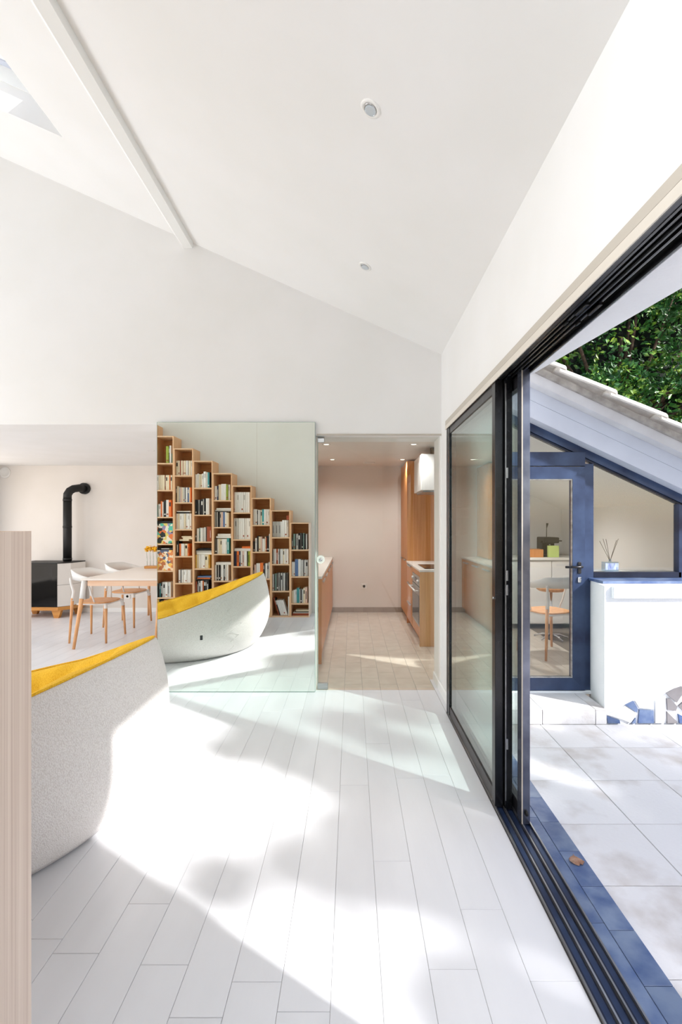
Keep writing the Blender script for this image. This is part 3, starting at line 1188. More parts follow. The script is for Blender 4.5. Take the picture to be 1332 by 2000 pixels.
def shell_pt(th, s):
    """s 0..1 from the floor to the rim"""
    zr = rimz(th)
    hi = (zr - .26) / .53
    bul = .93 + .035 * hi
    base = .80
    rr_ = .895
    z = zr * s
    if s < .5:
        q = s / .5
        r = base + (bul - base) * math.sin(q * math.pi / 2) ** .8
    else:
        q = (s - .5) / .5
        r = bul + (rr_ - bul) * q ** 2.0
    return Vector((r * math.cos(th), r * math.sin(th), z))


bm = new()
NS = 22
grid = []
for i in range(NS + 1):
    s = (i / NS)
    s = .012 + .988 * s
    row = []
    for k in range(NA):
        th = 2 * math.pi * k / NA
        p = shell_pt(th, s)
        row.append(bm.verts.new(p))
    grid.append(row)
# bottom closing and rim roll
cz = bm.verts.new((0, 0, .008))
for k in range(NA):
    bm.faces.new((cz, grid[0][(k + 1) % NA], grid[0][k]))
roll = []
for (dr, dz) in ((-.012, .006), (-.03, .004), (-.04, -.02)):
    row = []
    for k in range(NA):
        th = 2 * math.pi * k / NA
        p = shell_pt(th, 1)
        d = Vector((math.cos(th), math.sin(th), 0))
        row.append(bm.verts.new(p + d * dr + Vector((0, 0, dz))))
    roll.append(row)
grid += roll
for a, b in zip(grid, grid[1:]):
    for k in range(NA):
        f = bm.faces.new((a[k], a[(k + 1) % NA], b[(k + 1) % NA], b[k]))
        f.smooth = True
obj('shell', bm, 'knit', t, local=True)
# yellow inside
bm = new()
rows = []
NR = 26
for j in range(NR + 1):
    q = j / NR
    row = []
    for k in range(NA):
        th = 2 * math.pi * k / NA
        zr = rimz(th)
        r0 = .873
        r = r0 * (1 - q)
        seatz = .27
        # steep near the rim, flat seat in the middle
        w = 1 / (1 + math.exp((q - .20) * 17))
        w0 = 1 / (1 + math.exp((0 - .20) * 17))
        z = seatz + (zr + .006 - seatz) * w / w0
        # quilting
        x, y = r * math.cos(th), r * math.sin(th)
        u, v_ = (x + y * .6) * 9, (x - y * .6) * 9
        qz = (abs(math.sin(u)) * abs(math.sin(v_))) ** .5
        dist = min(1, q * 16)
        z += .024 * qz * dist
        rr2 = r - .022 * qz * dist * (1 if q < .3 else 0)
        row.append(bm.verts.new((rr2 * math.cos(th), rr2 * math.sin(th), z)) if j < NR else None)
    if j == NR:
        c = bm.verts.new((0, 0, .27))
        a = rows[-1]
        for k in range(NA):
            f = bm.faces.new((a[k], a[(k + 1) % NA], c))
            f.smooth = True
        break
    rows.append(row)
for a, b in zip(rows, rows[1:]):
    for k in range(NA):
        f = bm.faces.new((a[k], a[(k + 1) % NA], b[(k + 1) % NA], b[k]))
        f.smooth = True
obj('quilted_seat', bm, 'yellow', t, local=True)
bm = new()
pts = []
for k in range(NA + 1):
    th = 2 * math.pi * k / NA
    p = shell_pt(th, 1) + Vector((-.014 * math.cos(th), -.014 * math.sin(th), .010))
    pts.append(p)
tube(bm, pts, .006, 6, cap=False)
obj('piping', bm, 'yellow', t, local=True)
for a in (-52, 40, 130, 215):
    bm = new()
    tube(bm, [shell_pt(R(a + 6 * math.sin(s_ * 3)), s_ / 12) + Vector((.001 * math.cos(R(a)), .001 * math.sin(R(a)), 0)) for s_ in range(1, 13)], .0028, 5)
    obj('seam', bm, 'knit', t, local=True)
bm = new()
p = shell_pt(R(62), .42)
bb(bm, -.012, .012, -.003, .003, 0, .045, 0, .001)
bmesh.ops.rotate(bm, verts=bm.verts, cent=(0, 0, 0), matrix=Matrix.Rotation(R(62 + 90), 3, 'Z'))
bmesh.ops.translate(bm, verts=bm.verts, vec=p + Vector((.004 * math.cos(R(62)), .004 * math.sin(R(62)), 0)))
obj('care_tag', bm, 'dark_metal', t, local=True)

# ------------------------------------------------------------------ stepped bookcases
PX, PW, PF, PB = -.617, .2835, .917, .592
PITCH = .394
ordn = ['first', 'second', 'third', 'fourth', 'fifth', 'sixth', 'seventh', 'eighth', 'ninth', 'tenth', 'eleventh', 'twelfth', 'thirteenth', 'fourteenth']
TH = .014
cells = {}
for k in range(9):
    xr = PX - PW * k
    xl = xr - PW + .001
    zt = 1.385 + .181 * k
    nm = 'shortest' if k == 0 else ('tallest' if k == 8 else ordn[k])
    lab = {0: 'shortest pale plywood bookcase column, at the foot of the stepped row', 8: 'tallest pale plywood bookcase column, at the left end of the stepped row'}.get(
        k, 'pale plywood bookcase column, %s from the short end of the stepped row' % ordn[k])
    t = thing('bookcase', lab, 'bookcase', ((xl + xr) / 2, (PF + PB) / 2, 0), group='stepped bookcase columns')
    obj('side_panel', bb(new(), xr - TH, xr, PB, PF, 0, zt), 'side_ply' if k == 0 else 'shelf', t)
    obj('side_panel', bb(new(), xl, xl + TH, PB, PF, 0, zt), 'shelf', t)
    obj('top_board', bb(new(), xl + TH, xr - TH, PB, PF, zt - .016, zt), 'shelf_edge', t)
    obj('back_panel', bb(new(), xl + TH, xr - TH, PB, PB + .006, 0, zt - .016), 'shelf_back', t)
    zs = []
    z = zt - PITCH
    while z > .13:
        if not (k in (2,) and z < .3):
            zs.append(z)
        z -= PITCH
    zs.append(.0)
    prev = zt - .016
    cl = []
    for z in zs:
        top = z if z > 0 else .018
        obj('shelf', bb(new(), xl + TH, xr - TH, PB + .006, PF - .002, top - .018, top), 'shelf_edge', t)
        cl.append((xl + TH, xr - TH, top, prev))
        prev = top - .018
    cells[k] = cl

COLS = {'w': (236, 234, 230), 'c': (232, 218, 190), 'g': (196, 194, 190), 'd': (88, 84, 80), 'k': (26, 24, 26), 'o': (232, 120, 50), 'y': (238, 200, 96),
        'b': (96, 124, 168), 't': (70, 156, 160), 'r': (164, 82, 50), 'l': (150, 166, 60), 'p': (226, 192, 176), 'n': (44, 52, 84), 's': (126, 150, 140)}
CNAME = {'w': 'white', 'c': 'cream', 'g': 'light grey', 'd': 'dark grey', 'k': 'black', 'o': 'orange', 'y': 'yellow', 'b': 'blue', 't': 'teal', 'r': 'rust red',
         'l': 'olive green', 'p': 'pale pink', 'n': 'navy', 's': 'sage green'}
BM_ = {}
for c, v in COLS.items():
    M['book_' + c] = noisy('book_cover_' + c, v, tuple(max(0, x - 14) for x in v), 14, 0.5, per_object=0.06)


def book_mesh(c, band):
    key = (c, band)
    if key in BM_:
        return BM_[key]
    bm = new()
    # boards and spine; spine is at y=0, fore edge at y=-1
    bb(bm, -.5, -.40, -1, -.02, 0, 1, 0)
    bb(bm, .40, .5, -1, -.02, 0, 1, 0)
    prism(bm, [(-.5, -.02), (.5, -.02), (.36, 0), (-.36, 0)], 'z', 0, 1, 0)
    bb(bm, -.40, .40, -.985, -.02, .02, .98, 1)
    if band:
        z0, z1 = {1: (.62, .86), 2: (.12, .2), 3: (.25, .75)}[band]
        w = .30 if band != 3 else .14
        bb(bm, -w, w, -.002, .0025, z0, z1, 2)
    me = bpy.data.meshes.new('book')
    bm.to_mesh(me)
    bm.free()
    me.materials.append(M['book_' + c])
    me.materials.append(M['pages'])
    me.materials.append(M['book_' + ('w' if c in 'kndbrt' else ('r' if band == 2 else 'g' if c == 'w' else 'k'))])
    BM_[key] = me
    return me


nb = [0]
brn = random.Random(11)


def put_book(c, th, h, x, y, z, lying, label, lean=0.0, dep=None, band=None):
    if band is None:
        band = brn.choice((0, 0, 1, 2, 3)) if c not in 'wc' else brn.choice((0, 0, 0, 1, 2))
    o = bpy.data.objects.new('book', book_mesh(c, band))
    COL.objects.link(o)
    dep = dep or brn.uniform(.13, .17)
    o.scale = (th, dep, h)
    if lying:
        o.rotation_euler = (0, R(90), 0)
        o.location = (x, y, z + th / 2)
    else:
        o.rotation_euler = (0, lean, 0)
        o.location = (x, y, z)
    tag(o, label, 'book', 'books in the stepped bookcases')
    nb[0] += 1
    return o


LAY = {
    0: ['d2/17 s3.2/23 k1.2/22 g3.2/23 k2.8/24 d2.2/24 k2/23 s1.6/24 k2.6/23 g2/23',
        'w2.4/21 w2.2/21 b4.8/25 w3.6/25 g4.4/24 k1.2/24 w1.6/24 g3.6/24',
        'c2.6/18 w2.4/19 w2.2/20 t4/22 g1.6/20 k1.8/20 g2.4/20 c2.4/22 p3.6/23',
        '| r3.2/24 w1.2/23 d1.4/20 c2.6/19'],
    1: ['g2.4/23 g2.4/23 g2.4/23 g2.4/23 g2.2/23 w2.4/23 w3.6/25 w3.6/25 w2/25',
        'd1/20 g2.2/22 w2.2/22 r2.6/22 w2/22 k1.2/22 w2.2/22 w2/22 c2/22 w2.2/22 w2/22 w2/22',
        'g2.4/24 k1/24 s2.6/25 d2.6/26 g2.2/26 k1/26 g3/26 k1/26 g3/26 k1/26 d3/26',
        '_1 Lr1.6/27 Lk1.6/26 Lw2.6/23 Lw2.6/23 Lw2.6/23 Lw2.4/23 _8 w2.4/28'],
    2: ['w3.2/23 w2.6/23 k1.2/21 w2/22 g2/22 c2/22 t3/23 w3/23 w3/23 w2/23',
        'k2.8/15 w2.8/20 k2.4/23 c3/22 p2/22 w4/19 c1.4/22 r1.8/21 k3/23 w1.6/26',
        'k1.4/16 p3/20 w3/22 w2.6/22 o4.8/23 k1.4/22 d1.8/22 w2.6/22 g1.8/22 g2.6/24',
        '_14 g2.4/29 w3.6/29 w2.6/28 g1.6/28'],
    3: ['p1/30 w3.2/30 w3.2/30 w3.2/30 w3.2/30 w3.2/30 w3.2/30 w3.2/30',
        'w2/31 g1.6/31 w2/31 g1/31 w3/31 w3.2/31 w3/31 w3/31 w2.6/31 w3/31',
        'n4/22 o3.4/22 n2.2/22 w2.8/22 p2.4/22 w2/22 w2.4/22 k1.2/22 l3/22 y1.6/22 | w4/24 o3/12',
        'w2/20 p2/20 o2.4/20 w2.8/20 n2.4/21 w1.2/21 d2.2/21 g1.6/21 s3.2/22 g1.8/23 k2/23'],
    4: ['w3.6/21 n2/21 c2/23 c2.2/23 w3/24 w2.6/24 w1.6/24 l3/23 w2.6/23',
        'g1.6/22 k1.4/22 w1.2/22 k3.6/22 g1.6/22 p3/22 b2.6/22 w2.4/22 c3.4/21 | k1.2/18 g2.2/24 w2.4/22',
        'd4/22 w1.8/22 c2.6/22 c2.2/22 w2.8/22 w3/22 w1.6/22 t3.6/23 | w3/22 w3.4/19',
        'w2.8/23 k2/23 w1/23 k2.8/23 w2.2/23 w2.2/23 k2.2/23 w1.4/23 w3.6/23 | w4/23',
        'c2.2/23 c2.4/23 c2.6/23 w2.6/23 c2.4/23 c2.4/23 g2/23 d1.8/23 p2/23 | p2.2/22 p1.6/18'],
    5: ['w3/20 w2.4/21 c2.4/20 c2.2/20 w2.2/21 w3.8/24 w2/23 t2.8/23 k1/23',
        'k2.4/22 k2.4/22 g1.4/22 k2.2/22 k3/23 w1.2/23 k2.8/24 w3/24 w2/24',
        'd2/10 w3.4/19 s2/20 w3.2/20 g2/20 w2.6/21 d1.6/21 r4.4/22 r2/22',
        'y1.8/20 c3.2/20 w3/20 w3/20 w3/20 c3.2/20 c2/20 y1.4/20 | w3.4/22 g2.6/22 k1.6/24 k1.6/18',
        'r2.6/20 k1.8/21 w1.2/21 k1.6/21 w3.2/21 o1.6/21 k2.8/22 d1.4/22 k3.6/22 | k1.6/22 o1.8/19 b2.4/20',
        'w3.6/9 w3/9 c3.4/10 w3/11'],
    6: ['c3/22 c3/22 r1.6/22 c2.6/22 p1.6/22 c3/22 w2.8/22 g1.4/22 c3/22 w2.6/22',
        'k1/23 c3/24 g2.2/22 p2.4/22 c2/22 g2.6/22 k1/22 w2.8/22 b2/22 c1.6/22 o1.6/22',
        'w2.6/23 c3/23 w3/23 w3/23 c2.6/23 w3/23 w3/23 w2.4/23 | k2.4/19 w1.4/20',
        'k3.8/22 _.6 o3/18 w5/18 c4.4/18 o2/18 | c2.6/14 c2.6/14 c2/14',
        '_3.6 w3/19 k1.2/19 w2.6/19 w2.8/19 w2.8/19 w2.8/19 w2.6/19',
        'y4/23 w3/22 w3.2/22 c3.6/22 w3/22 p3/21 w2.6/21',
        ],
    7: ['_14 l4.2/25 k.8/25 w2.4/26 s1.6/14',
        'w3/22 c3/22 c3/22 c3/22 r1.2/22 c3/22 c2.6/22 o1.4/22 c2.8/22',
        's2/18 w4/19 o2.2/23 w1.8/22 k3.6/24 w4/25 o4/25',
        'ART1', 'ART2',
        'k2/20 k2.2/20 t1/20 k2.8/22 w.8/22 g3.4/22 w3.4/22 g2.6/22 w2/22',
        'y3.2/24 k2/24 d2.6/22 k2.4/23 o2/23 g3/23 w3.4/23 g3/23'],
}


def artmat(name, cols, scale):
    m = principled(name, (255, 255, 255), 0.5)
    nt = m.node_tree
    tc = N(m, 'ShaderNodeTexCoord')
    v = N(m, 'ShaderNodeTexVoronoi')
    v.distance = 'MANHATTAN'
    v.inputs['Scale'].default_value = scale
    sp = N(m, 'ShaderNodeSeparateColor')
    rp = N(m, 'ShaderNodeValToRGB')
    rp.color_ramp.interpolation = 'CONSTANT'
    e = rp.color_ramp.elements
    e[0].color = (*lin(cols[0]), 1)
    e[0].position = 0
    e[1].color = (*lin(cols[1]), 1)
    e[1].position = 1 / len(cols)
    for i, c in enumerate(cols[2:], 2):
        x = e.new(i / len(cols))
        x.color = (*lin(c), 1)
    nt.links.new(tc.outputs['Object'], v.inputs['Vector'])
    nt.links.new(v.outputs['Color'], sp.inputs[0])
    nt.links.new(sp.outputs[0], rp.inputs[0])
    nt.links.new(rp.outputs[0], nt.nodes['Principled BSDF'].inputs['Base Color'])
    return m


M['art1'] = artmat('abstract_cover_teal', [(86, 190, 170), (226, 208, 110), (30, 40, 40), (236, 226, 210), (226, 120, 60), (150, 140, 180)], 17)
M['art2'] = artmat('abstract_cover_orange', [(226, 140, 80), (240, 214, 180), (190, 110, 60), (242, 232, 214), (244, 196, 100), (90, 100, 130)], 22)

for k, rows_ in LAY.items():
    for ci, spec in enumerate(rows_):
        if ci >= len(cells[k]):
            continue
        xa, xb, z0, z1 = cells[k][ci]
        where = '%s shelf down, %s bookcase column' % (ordn[ci], {0: 'shortest'}.get(k, ordn[k] + ' shortest'))
        if spec.startswith('ART'):
            col = 'teal and yellow' if spec == 'ART1' else 'orange and cream'
            t = thing('picture_book', 'large picture book with %s abstract cover facing out, %s bookcase column' % (col, ordn[k] + ' shortest'), 'book', ((xa + xb) / 2, PF - .05, z0),
                      group='books in the stepped bookcases')
            obj('cover', bb(new(), xa + .006, xb - .012, PF - .052, PF - .04, z0, z0 + .30, 0, .001), 'art1' if spec == 'ART1' else 'art2', t)
            obj('page_block', bb(new(), xa + .008, xb - .014, PF - .075, PF - .0525, z0, z0 + .298), 'pages', t)
            o = put_book('k', .035, .235, xa + .005, PF - .055, z0 + .30, True, 'flat black book lying on the %s picture book' % col)
            continue
        parts_ = spec.split('|')
        up = parts_[0].split()
        x = xa + .003
        n = 0
        hmax = 0
        total = sum(float(u.lstrip('_L')[(0 if u[0] == '_' else 1):].split('/')[0]) if u[0] == '_' else float(u.lstrip('L')[1:].split('/')[0]) for u in up) / 100
        avail = xb - xa - .004
        sq = min(1.0, avail / total) if total else 1
        for u in up:
            if u[0] == '_':
                x += float(u[1:]) / 100
                continue
            lean = 0.0
            if u[0] == 'L':
                lean = R(-17)
                u = u[1:]
            c = u[0]
            th, h = u[1:].split('/')
            th = float(th) / 100 * sq
            h = float(h) / 100
            h = min(h, (z1 - z0) - .012)
            n += 1
            hmax = max(hmax, h)
            yy = PF - .035 - brn.uniform(0, .012)
            lab = '%s book, %s from left, %s' % (CNAME[c], ordn[n - 1], where)
            if lean:
                put_book(c, th - .0008, h, x + th / 2 + .075, yy, z0 + .005, False, lab.replace(' book', ' leaning book', 1), lean)
                x += th * 1.04
            else:
                put_book(c, th - .0008, h, x + th / 2, yy, z0, False, lab)
                x += th
        if len(parts_) > 1:
            z = z0 + hmax + (.0005 if hmax else 0)
            m_ = 0
            for u in parts_[1].split():
                c = u[0]
                th, ln = u[1:].split('/')
                th = float(th) / 100
                ln = min(float(ln) / 100, xb - xa - .01)
                if z + th > z1:
                    break
                m_ += 1
                xs = xa + .004 + (0 if not hmax else brn.uniform(0, max(0, xb - xa - .008 - ln)))
                if not hmax:
                    xs = xb - .004 - ln
                put_book(c, th - .0006, ln, xs, PF - .04 - brn.uniform(0, .01), z, True, '%s book lying flat, %s of the pile, %s' % (CNAME[c], ordn[m_ - 1], where), band=0)
                z += th
print('BOOKS', nb[0])

# small framed box on top shelf of the second column
o = obj('small_box', bb(new(), cells[1][0][1] - .05, cells[1][0][1] - .004, PF - .1, PF - .06, cells[1][0][2] + .2555, cells[1][0][2] + .32, 0, .002), 'book_r')
tag(o, 'small rust brown box on top of the white books, second shortest bookcase column', 'box')

# ------------------------------------------------------------------ outside: patio
gr = struct('ground', bb(new(), XO, 14, -8, 3.36, -.12, -.035), 'patio_joint')
bm = new()
bb(bm, 3.2, 14, 3.36, 14, -.12, -.035)
struct('ground_garden', bm, 'gravel')
TS = .383
rest = new()
for i in range(0, 9):
    x0 = .982 if i == 0 else 1.33 + TS * (i - 1)
    x1 = 1.33 + TS * i
    for j in range(-7, 5):
        y0 = 1.482 + TS * j
        y1 = min(y0 + TS, 3.36)
        if j >= -1 and x0 < .74 * y1:
            plank('patio_tile', x0, x1, y0, y1, 'patio', gr, z1=-.02, z0=-.035, g=.002)
        else:
            bb(rest, x0 + .002, x1 - .002, y0 + .002, y1 - .002, -.035, -.02)
o = obj('patio_tiles', rest, 'patio', gr)
o['kind'] = 'stuff'
y = 3.52
j = 0
e1 = [1.676 + .6 * q for q in range(-3, 4)]
for a, b in zip(e1, e1[1:]):
    plank('slate_slab', .834, .888, a, min(b, 3.36), 'slate', gr, z1=-.006, z0=-.035, g=.0012)
q = 1.250
while q < 3.3:
    plank('slate_slab', .889, .980, q, min(q + .199, 3.36), 'slate', gr, z1=-.008, z0=-.035, g=.0012)
    q += .199
q = 1.250
while q > -.3:
    plank('slate_slab', .889, .980, q - .199, q, 'slate', gr, z1=-.008, z0=-.035, g=.0012)
    q -= .199

# fallen leaf
t = thing('fallen_leaf', 'dry brown fallen leaf on the blue slate edging', 'leaf', (.935, 1.98, -.008))
bm = new()
bl = [(-.030, -.004), (-.024, .014), (-.012, .022), (0, .024), (.014, .020), (.026, .008), (.030, -.006), (.020, -.012), (.016, -.018), (.004, -.016), (-.002, -.022), (-.014, -.016), (-.022, -.014)]
c = bm.verts.new((0, 0, .011))
vs = [bm.verts.new((x, y * 1.25, .003 + .004 * (i % 3 == 0))) for i, (x, y) in enumerate(bl)]
for i in range(len(vs)):
    f = bm.faces.new((c, vs[i], vs[(i + 1) % len(vs)]))
    f.smooth = True
r_ = bmesh.ops.solidify(bm, geom=bm.faces[:], thickness=.001)
obj('blade', bm, 'leaf_dead', t, local=True)
bm = new()
tube(bm, [(0, .024, .012), (.004, .034, .006), (.006, .044, .002)], .0012, 5)
obj('stalk', bm, 'leaf_dead', t, local=True)

# step
st = struct('step', bb(new(), XO, 1.80, 3.372, 3.80, -.03, .075), 'patio_joint', label='tiled step in front of the annex door')
for a, b in ((XO, 1.345), (1.348, 1.72), (1.723, 1.80)):
    plank('step_tile', a, b, 3.362, 3.695, 'patio', st, z1=.085, z0=.074, g=.001)
    box('riser_tile', a + .001, b - .001, 3.360, 3.372, -.019, .073, 'patio', st, .001)
o = struct('doorsill', bb(new(), .90, 1.86, 3.69, 3.80, .075, .10, 0, .003), 'render_white')

# annex walls


def RK(x):
    return 2.172 - .473 * (x - 1.412)


bm = new()
bb(bm, XO, 1.085, 3.72, 3.80, -.02, 2.24)
prism(bm, [(2.62, -.02), (3.15, -.02), (3.15, RK(3.15) - .05), (2.62, RK(2.62) - .05)], 'y', 3.72, 3.82)
bb(bm, 1.90, 2.62, 3.73, 3.82, -.02, .975)
struct('wall_annex_front', bm, 'render_white')
bm = new()
prism(bm, [(1.795, 3.38), (3.2, 3.38), (3.2, 3.729), (1.862, 3.729)], 'z', -.03, .955)
pw = struct('wall_annex_plinth', bm, 'render_white')
box('coping', 1.84, 3.2, 3.35, 3.38, .868, .955, 'render_white', pw, .006)
o = struct('windowsill', bb(new(), 1.845, 3.2, 3.50, 3.729, .9555, .975, 0, .002), 'slate')
o['label'] = 'slate windowsill outside the annex window'
# crazy paving on the plinth wall
stones = [('p', [(737, 1588), (885, 1517), (982, 1580), (930, 1652), (860, 1625)]),
          ('s', [(885, 1512), (950, 1480), (987, 1545), (975, 1572)]),
          ('s', [(738, 1595), (843, 1630), (848, 1656), (750, 1656)]),
          ('s', [(995, 1545), (1108, 1555), (1112, 1656), (985, 1656)]),
          ('s', [(935, 1656), (968, 1612), (968, 1656)]),
          ('p', [(960, 1478), (1100, 1478), (1110, 1545), (994, 1534)]),
          ('p', [(1120, 1478), (1200, 1430), (1202, 1560), (1192, 1656), (1120, 1656)]),
          ('m', [(1205, 1420), (1270, 1385), (1332, 1365), (1332, 1430), (1290, 1495), (1235, 1450)]),
          ('m', [(1210, 1460), (1240, 1462), (1295, 1522), (1283, 1560), (1216, 1552)]),
          ('m', [(1212, 1562), (1292, 1640), (1290, 1656), (1214, 1656)]),
          ('m', [(1300, 1520), (1345, 1480), (1400, 1500), (1390, 1600), (1340, 1560)]),
          ('p', [(1350, 1360), (1460, 1320), (1500, 1420), (1420, 1490), (1350, 1450)]),
          ('m', [(1400, 1610), (1480, 1500), (1560, 1530), (1560, 1656), (1400, 1656)]),
          ('s', [(1300, 1580), (1380, 1620), (1380, 1656), (1310, 1656)])]
M['stone_pale'] = noisy('pale_stone', (206, 208, 212), (188, 190, 196), 6, 0.7, 0.3)
M['stone_mid'] = noisy('grey_stone', (128, 126, 130), (108, 104, 106), 6, 0.7, 0.3)
for kd, pl in stones:
    bm = new()
    P = []
    for u, v_ in pl:
        px, py = 1000 + u / 4.012, 1000 + v_ / 4.012
        P.append(((px - VX) / F * 3.372, H - (py - VY) / F * 3.372 + 0.0))
    zmn = min(p[1] for p in P)
    cxs = sum(p[0] for p in P) / len(P)
    czs = sum(p[1] for p in P) / len(P)
    P = [(cxs + (x - cxs) * .97, max(-.019, czs + (z - czs) * .97)) for x, z in P]
    prism(bm, P, 'y', 3.368, 3.381)
    obj('stone', bm, {'p': 'stone_pale', 's': 'slate', 'm': 'stone_mid'}[kd], pw)

# annex rake frame and door
ax = sempty('window_1', (1.9, 3.76, 1.0), 'dark blue framed glazing of the annex with sloping top')
bm = new()
prism(bm, [(XO, RK(XO) - .065), (2.64, RK(2.64) - .065), (2.64, RK(2.64)), (XO, RK(XO))], 'y', 3.71, 3.775)
obj('rake_frame', bm, 'navy', ax)
bm = new()
prism(bm, [(XO, RK(XO) - .082), (2.60, RK(2.60) - .082), (2.60, RK(2.60) - .066), (XO, RK(XO) - .066)], 'y', 3.725, 3.765)
obj('glazing_bead', bm, 'navy_dark', ax)
box('mullion', 1.815, 1.885, 3.71, 3.775, .10, RK(1.885) - .084, 'navy', ax, .002)
box('bottom_rail', 1.886, 2.57, 3.71, 3.775, .976, 1.02, 'navy_dark', ax, .002)
bm = new()
prism(bm, [(2.55, .976), (2.62, .976), (2.62, RK(2.62) - .083), (2.55, RK(2.55) - .083)], 'y', 3.71, 3.775)
obj('mullion', bm, 'navy', ax)
bm = new()
prism(bm, [(1.886, 1.02), (2.55, 1.02), (2.55, RK(2.55) - .083), (1.886, RK(1.886) - .083)], 'y', 3.74, 3.748)
obj('pane', bm, 'glass', ax)
bm = new()
prism(bm, [(1.085, 1.955), (1.814, 1.955), (1.814, RK(1.814) - .083), (1.085, RK(1.085) - .083)], 'y', 3.74, 3.748)
obj('pane', bm, 'glass', ax)

ad = sempty('door_1', (1.38, 3.74, .10), 'dark blue framed glass door of the annex')
bm = new()
bb(bm, 1.085, 1.12, 3.70, 3.77, .10, 1.954, 0, .002)
bb(bm, 1.12, 1.815, 3.70, 3.77, 1.845, 1.954, 0, .002)
obj('door_frame', bm, 'navy', ad)
lf = bpy.data.objects.new('leaf', None)
COL.objects.link(lf)
lf.parent = ad
lf.location = (0, 0, 0)
bm = new()
LX0, LX1, LZ0, LZ1 = 1.124, 1.808, .105, 1.838
bw = .095
prism(bm, [(LX1 - bw, LZ0 + bw), (LX1, LZ0), (LX1, LZ1), (LX1 - bw, LZ1 - bw)], 'y', 3.69, 3.75)
obj('stile', bm, 'navy', lf)
bm = new()
prism(bm, [(LX0, LZ0), (LX0 + bw, LZ0 + bw), (LX0 + bw, LZ1 - bw), (LX0, LZ1)], 'y', 3.69, 3.75)
obj('stile', bm, 'navy', lf)
bm = new()
prism(bm, [(LX0, LZ1), (LX0 + bw, LZ1 - bw), (LX1 - bw, LZ1 - bw), (LX1, LZ1)], 'y', 3.69, 3.75)
obj('rail', bm, 'navy', lf)
bm = new()
prism(bm, [(LX0, LZ0), (LX1, LZ0), (LX1 - bw, LZ0 + bw), (LX0 + bw, LZ0 + bw)], 'y', 3.69, 3.75)
obj('rail', bm, 'navy', lf)
box('pane', LX0 + bw, LX1 - bw, 3.715, 3.723, LZ0 + bw, LZ1 - bw, 'glass', lf)
bm = new()
for a, b, c_, d_ in ((LX0 + bw, LX1 - bw, LZ0 + bw, LZ0 + bw + .008), (LX0 + bw, LX1 - bw, LZ1 - bw - .008, LZ1 - bw), (LX1 - bw - .008, LX1 - bw, LZ0 + bw + .008, LZ1 - bw - .008)):
    bb(bm, a, b, 3.695, 3.714, c_, d_)
obj('bead', bm, 'alu', lf)
hx = LX1 - .045
bm = new()
bb(bm, hx - .013, hx + .013, 3.682, 3.69, 1.01, 1.10, 0, .006, 2)
tube(bm, [(hx, 3.69, 1.065), (hx, 3.645, 1.065), (hx - .02, 3.636, 1.065), (hx - .13, 3.634, 1.065)], [.010, .010, .010, .009], 10)
obj('door_handle', bm, 'dark_metal', ad)
bm = new()
bb(bm, hx - .014, hx + .012, 3.680, 3.69, .94, .985, 0, .008, 2)
tube(bm, [(hx, 3.674, .965), (hx, 3.69, .965)], .009, 12)
obj('lock', bm, 'chrome', ad)

# rake boards and roof
XE = 3.6
rf = sempty('roof', (2.2, 4.0, 2.2), 'low sloping annex roof with pale verge tiles')


def rake(name, a, b, y0, y1, mat, x0=XO, x1=XE):
    bm = new()
    prism(bm, [(x0, RK(x0) + a), (x1, RK(x1) + a), (x1, RK(x1) + b), (x0, RK(x0) + b)], 'y', y0, y1)
    return obj(name, bm, mat, rf)


rake('rake_board', .001, .13, 3.60, 3.80, 'rake_board')
rake('rake_board', .131, .28, 3.597, 3.80, 'rake_board')
rake('barge_board', .225, .30, 3.50, 3.596, 'barge')
rake('mortar_bed', .301, .345, 3.47, 3.80, 'mortar')
rake('roof_deck', .281, .345, 3.801, 7.7, 'mortar')
rake('ceiling_board', .2, .279, 3.801, 7.5, 'wall', .86, 3.2)
# verge tiles, one after the other down the slope
tl = .36
x = XO - .1
i = 0
while x < XE:
    bm = new()
    n = 8
    A = []
    for s_ in (0, 1):
        ring = []
        xx = x + s_ * (tl + .045)
        base_z = RK(xx) + .340 + (.030 if s_ else .0) + (0 if s_ == 0 else .002)
        for q in range(n + 1):
            a = math.pi * q / n
            ring.append((xx, 3.46 - .085 * math.cos(a), base_z + .050 * math.sin(a)))
        for q in range(n, -1, -1):
            a = math.pi * q / n
            ring.append((xx, 3.46 - .070 * math.cos(a), base_z - .004 + .036 * math.sin(a)))
        A.append([bm.verts.new(p) for p in ring])
    m_ = len(A[0])
    for q in range(m_):
        bm.faces.new((A[0][q], A[0][(q + 1) % m_], A[1][(q + 1) % m_], A[1][q]))
    for R_ in A:
        for q in range(n):
            bm.faces.new((R_[q], R_[q + 1], R_[m_ - 2 - q], R_[m_ - 1 - q]))
    bmesh.ops.recalc_face_normals(bm, faces=bm.faces)
    obj('verge_tile', bm, 'roof_tile', rf)
    bm = new()
    prism(bm, [(x + .1, RK(x + .1) + .40), (x + tl + .14, RK(x + tl + .14) + .41), (x + tl + .14, RK(x + tl + .14) + .437), (x + .1, RK(x + .1) + .427)], 'y', 3.52, 3.80)
    obj('roof_tile', bm, 'roof_tile', rf)
    x += tl
    i += 1
rest = new()
for r0 in range(0, 9):
    yy = 3.84 + r0 * .24
    x = XO
    while x < XE:
        prism(rest, [(x, RK(x) + .35), (x + tl + .03, RK(x + tl + .03) + .365), (x + tl + .03, RK(x + tl + .03) + .39), (x, RK(x) + .375)], 'y', yy, yy + .22)
        x += tl
o = obj('roof_tiles', rest, 'roof_tile', rf)
o['kind'] = 'stuff'
# gutter pipe under the tiles
bm = new()
tube(bm, [(x_, 3.49, RK(x_) + .317) for x_ in (XO + .05, 1.5, 2.2, 3.4)], .011, 8)
obj('cable', bm, 'dark_metal', rf)

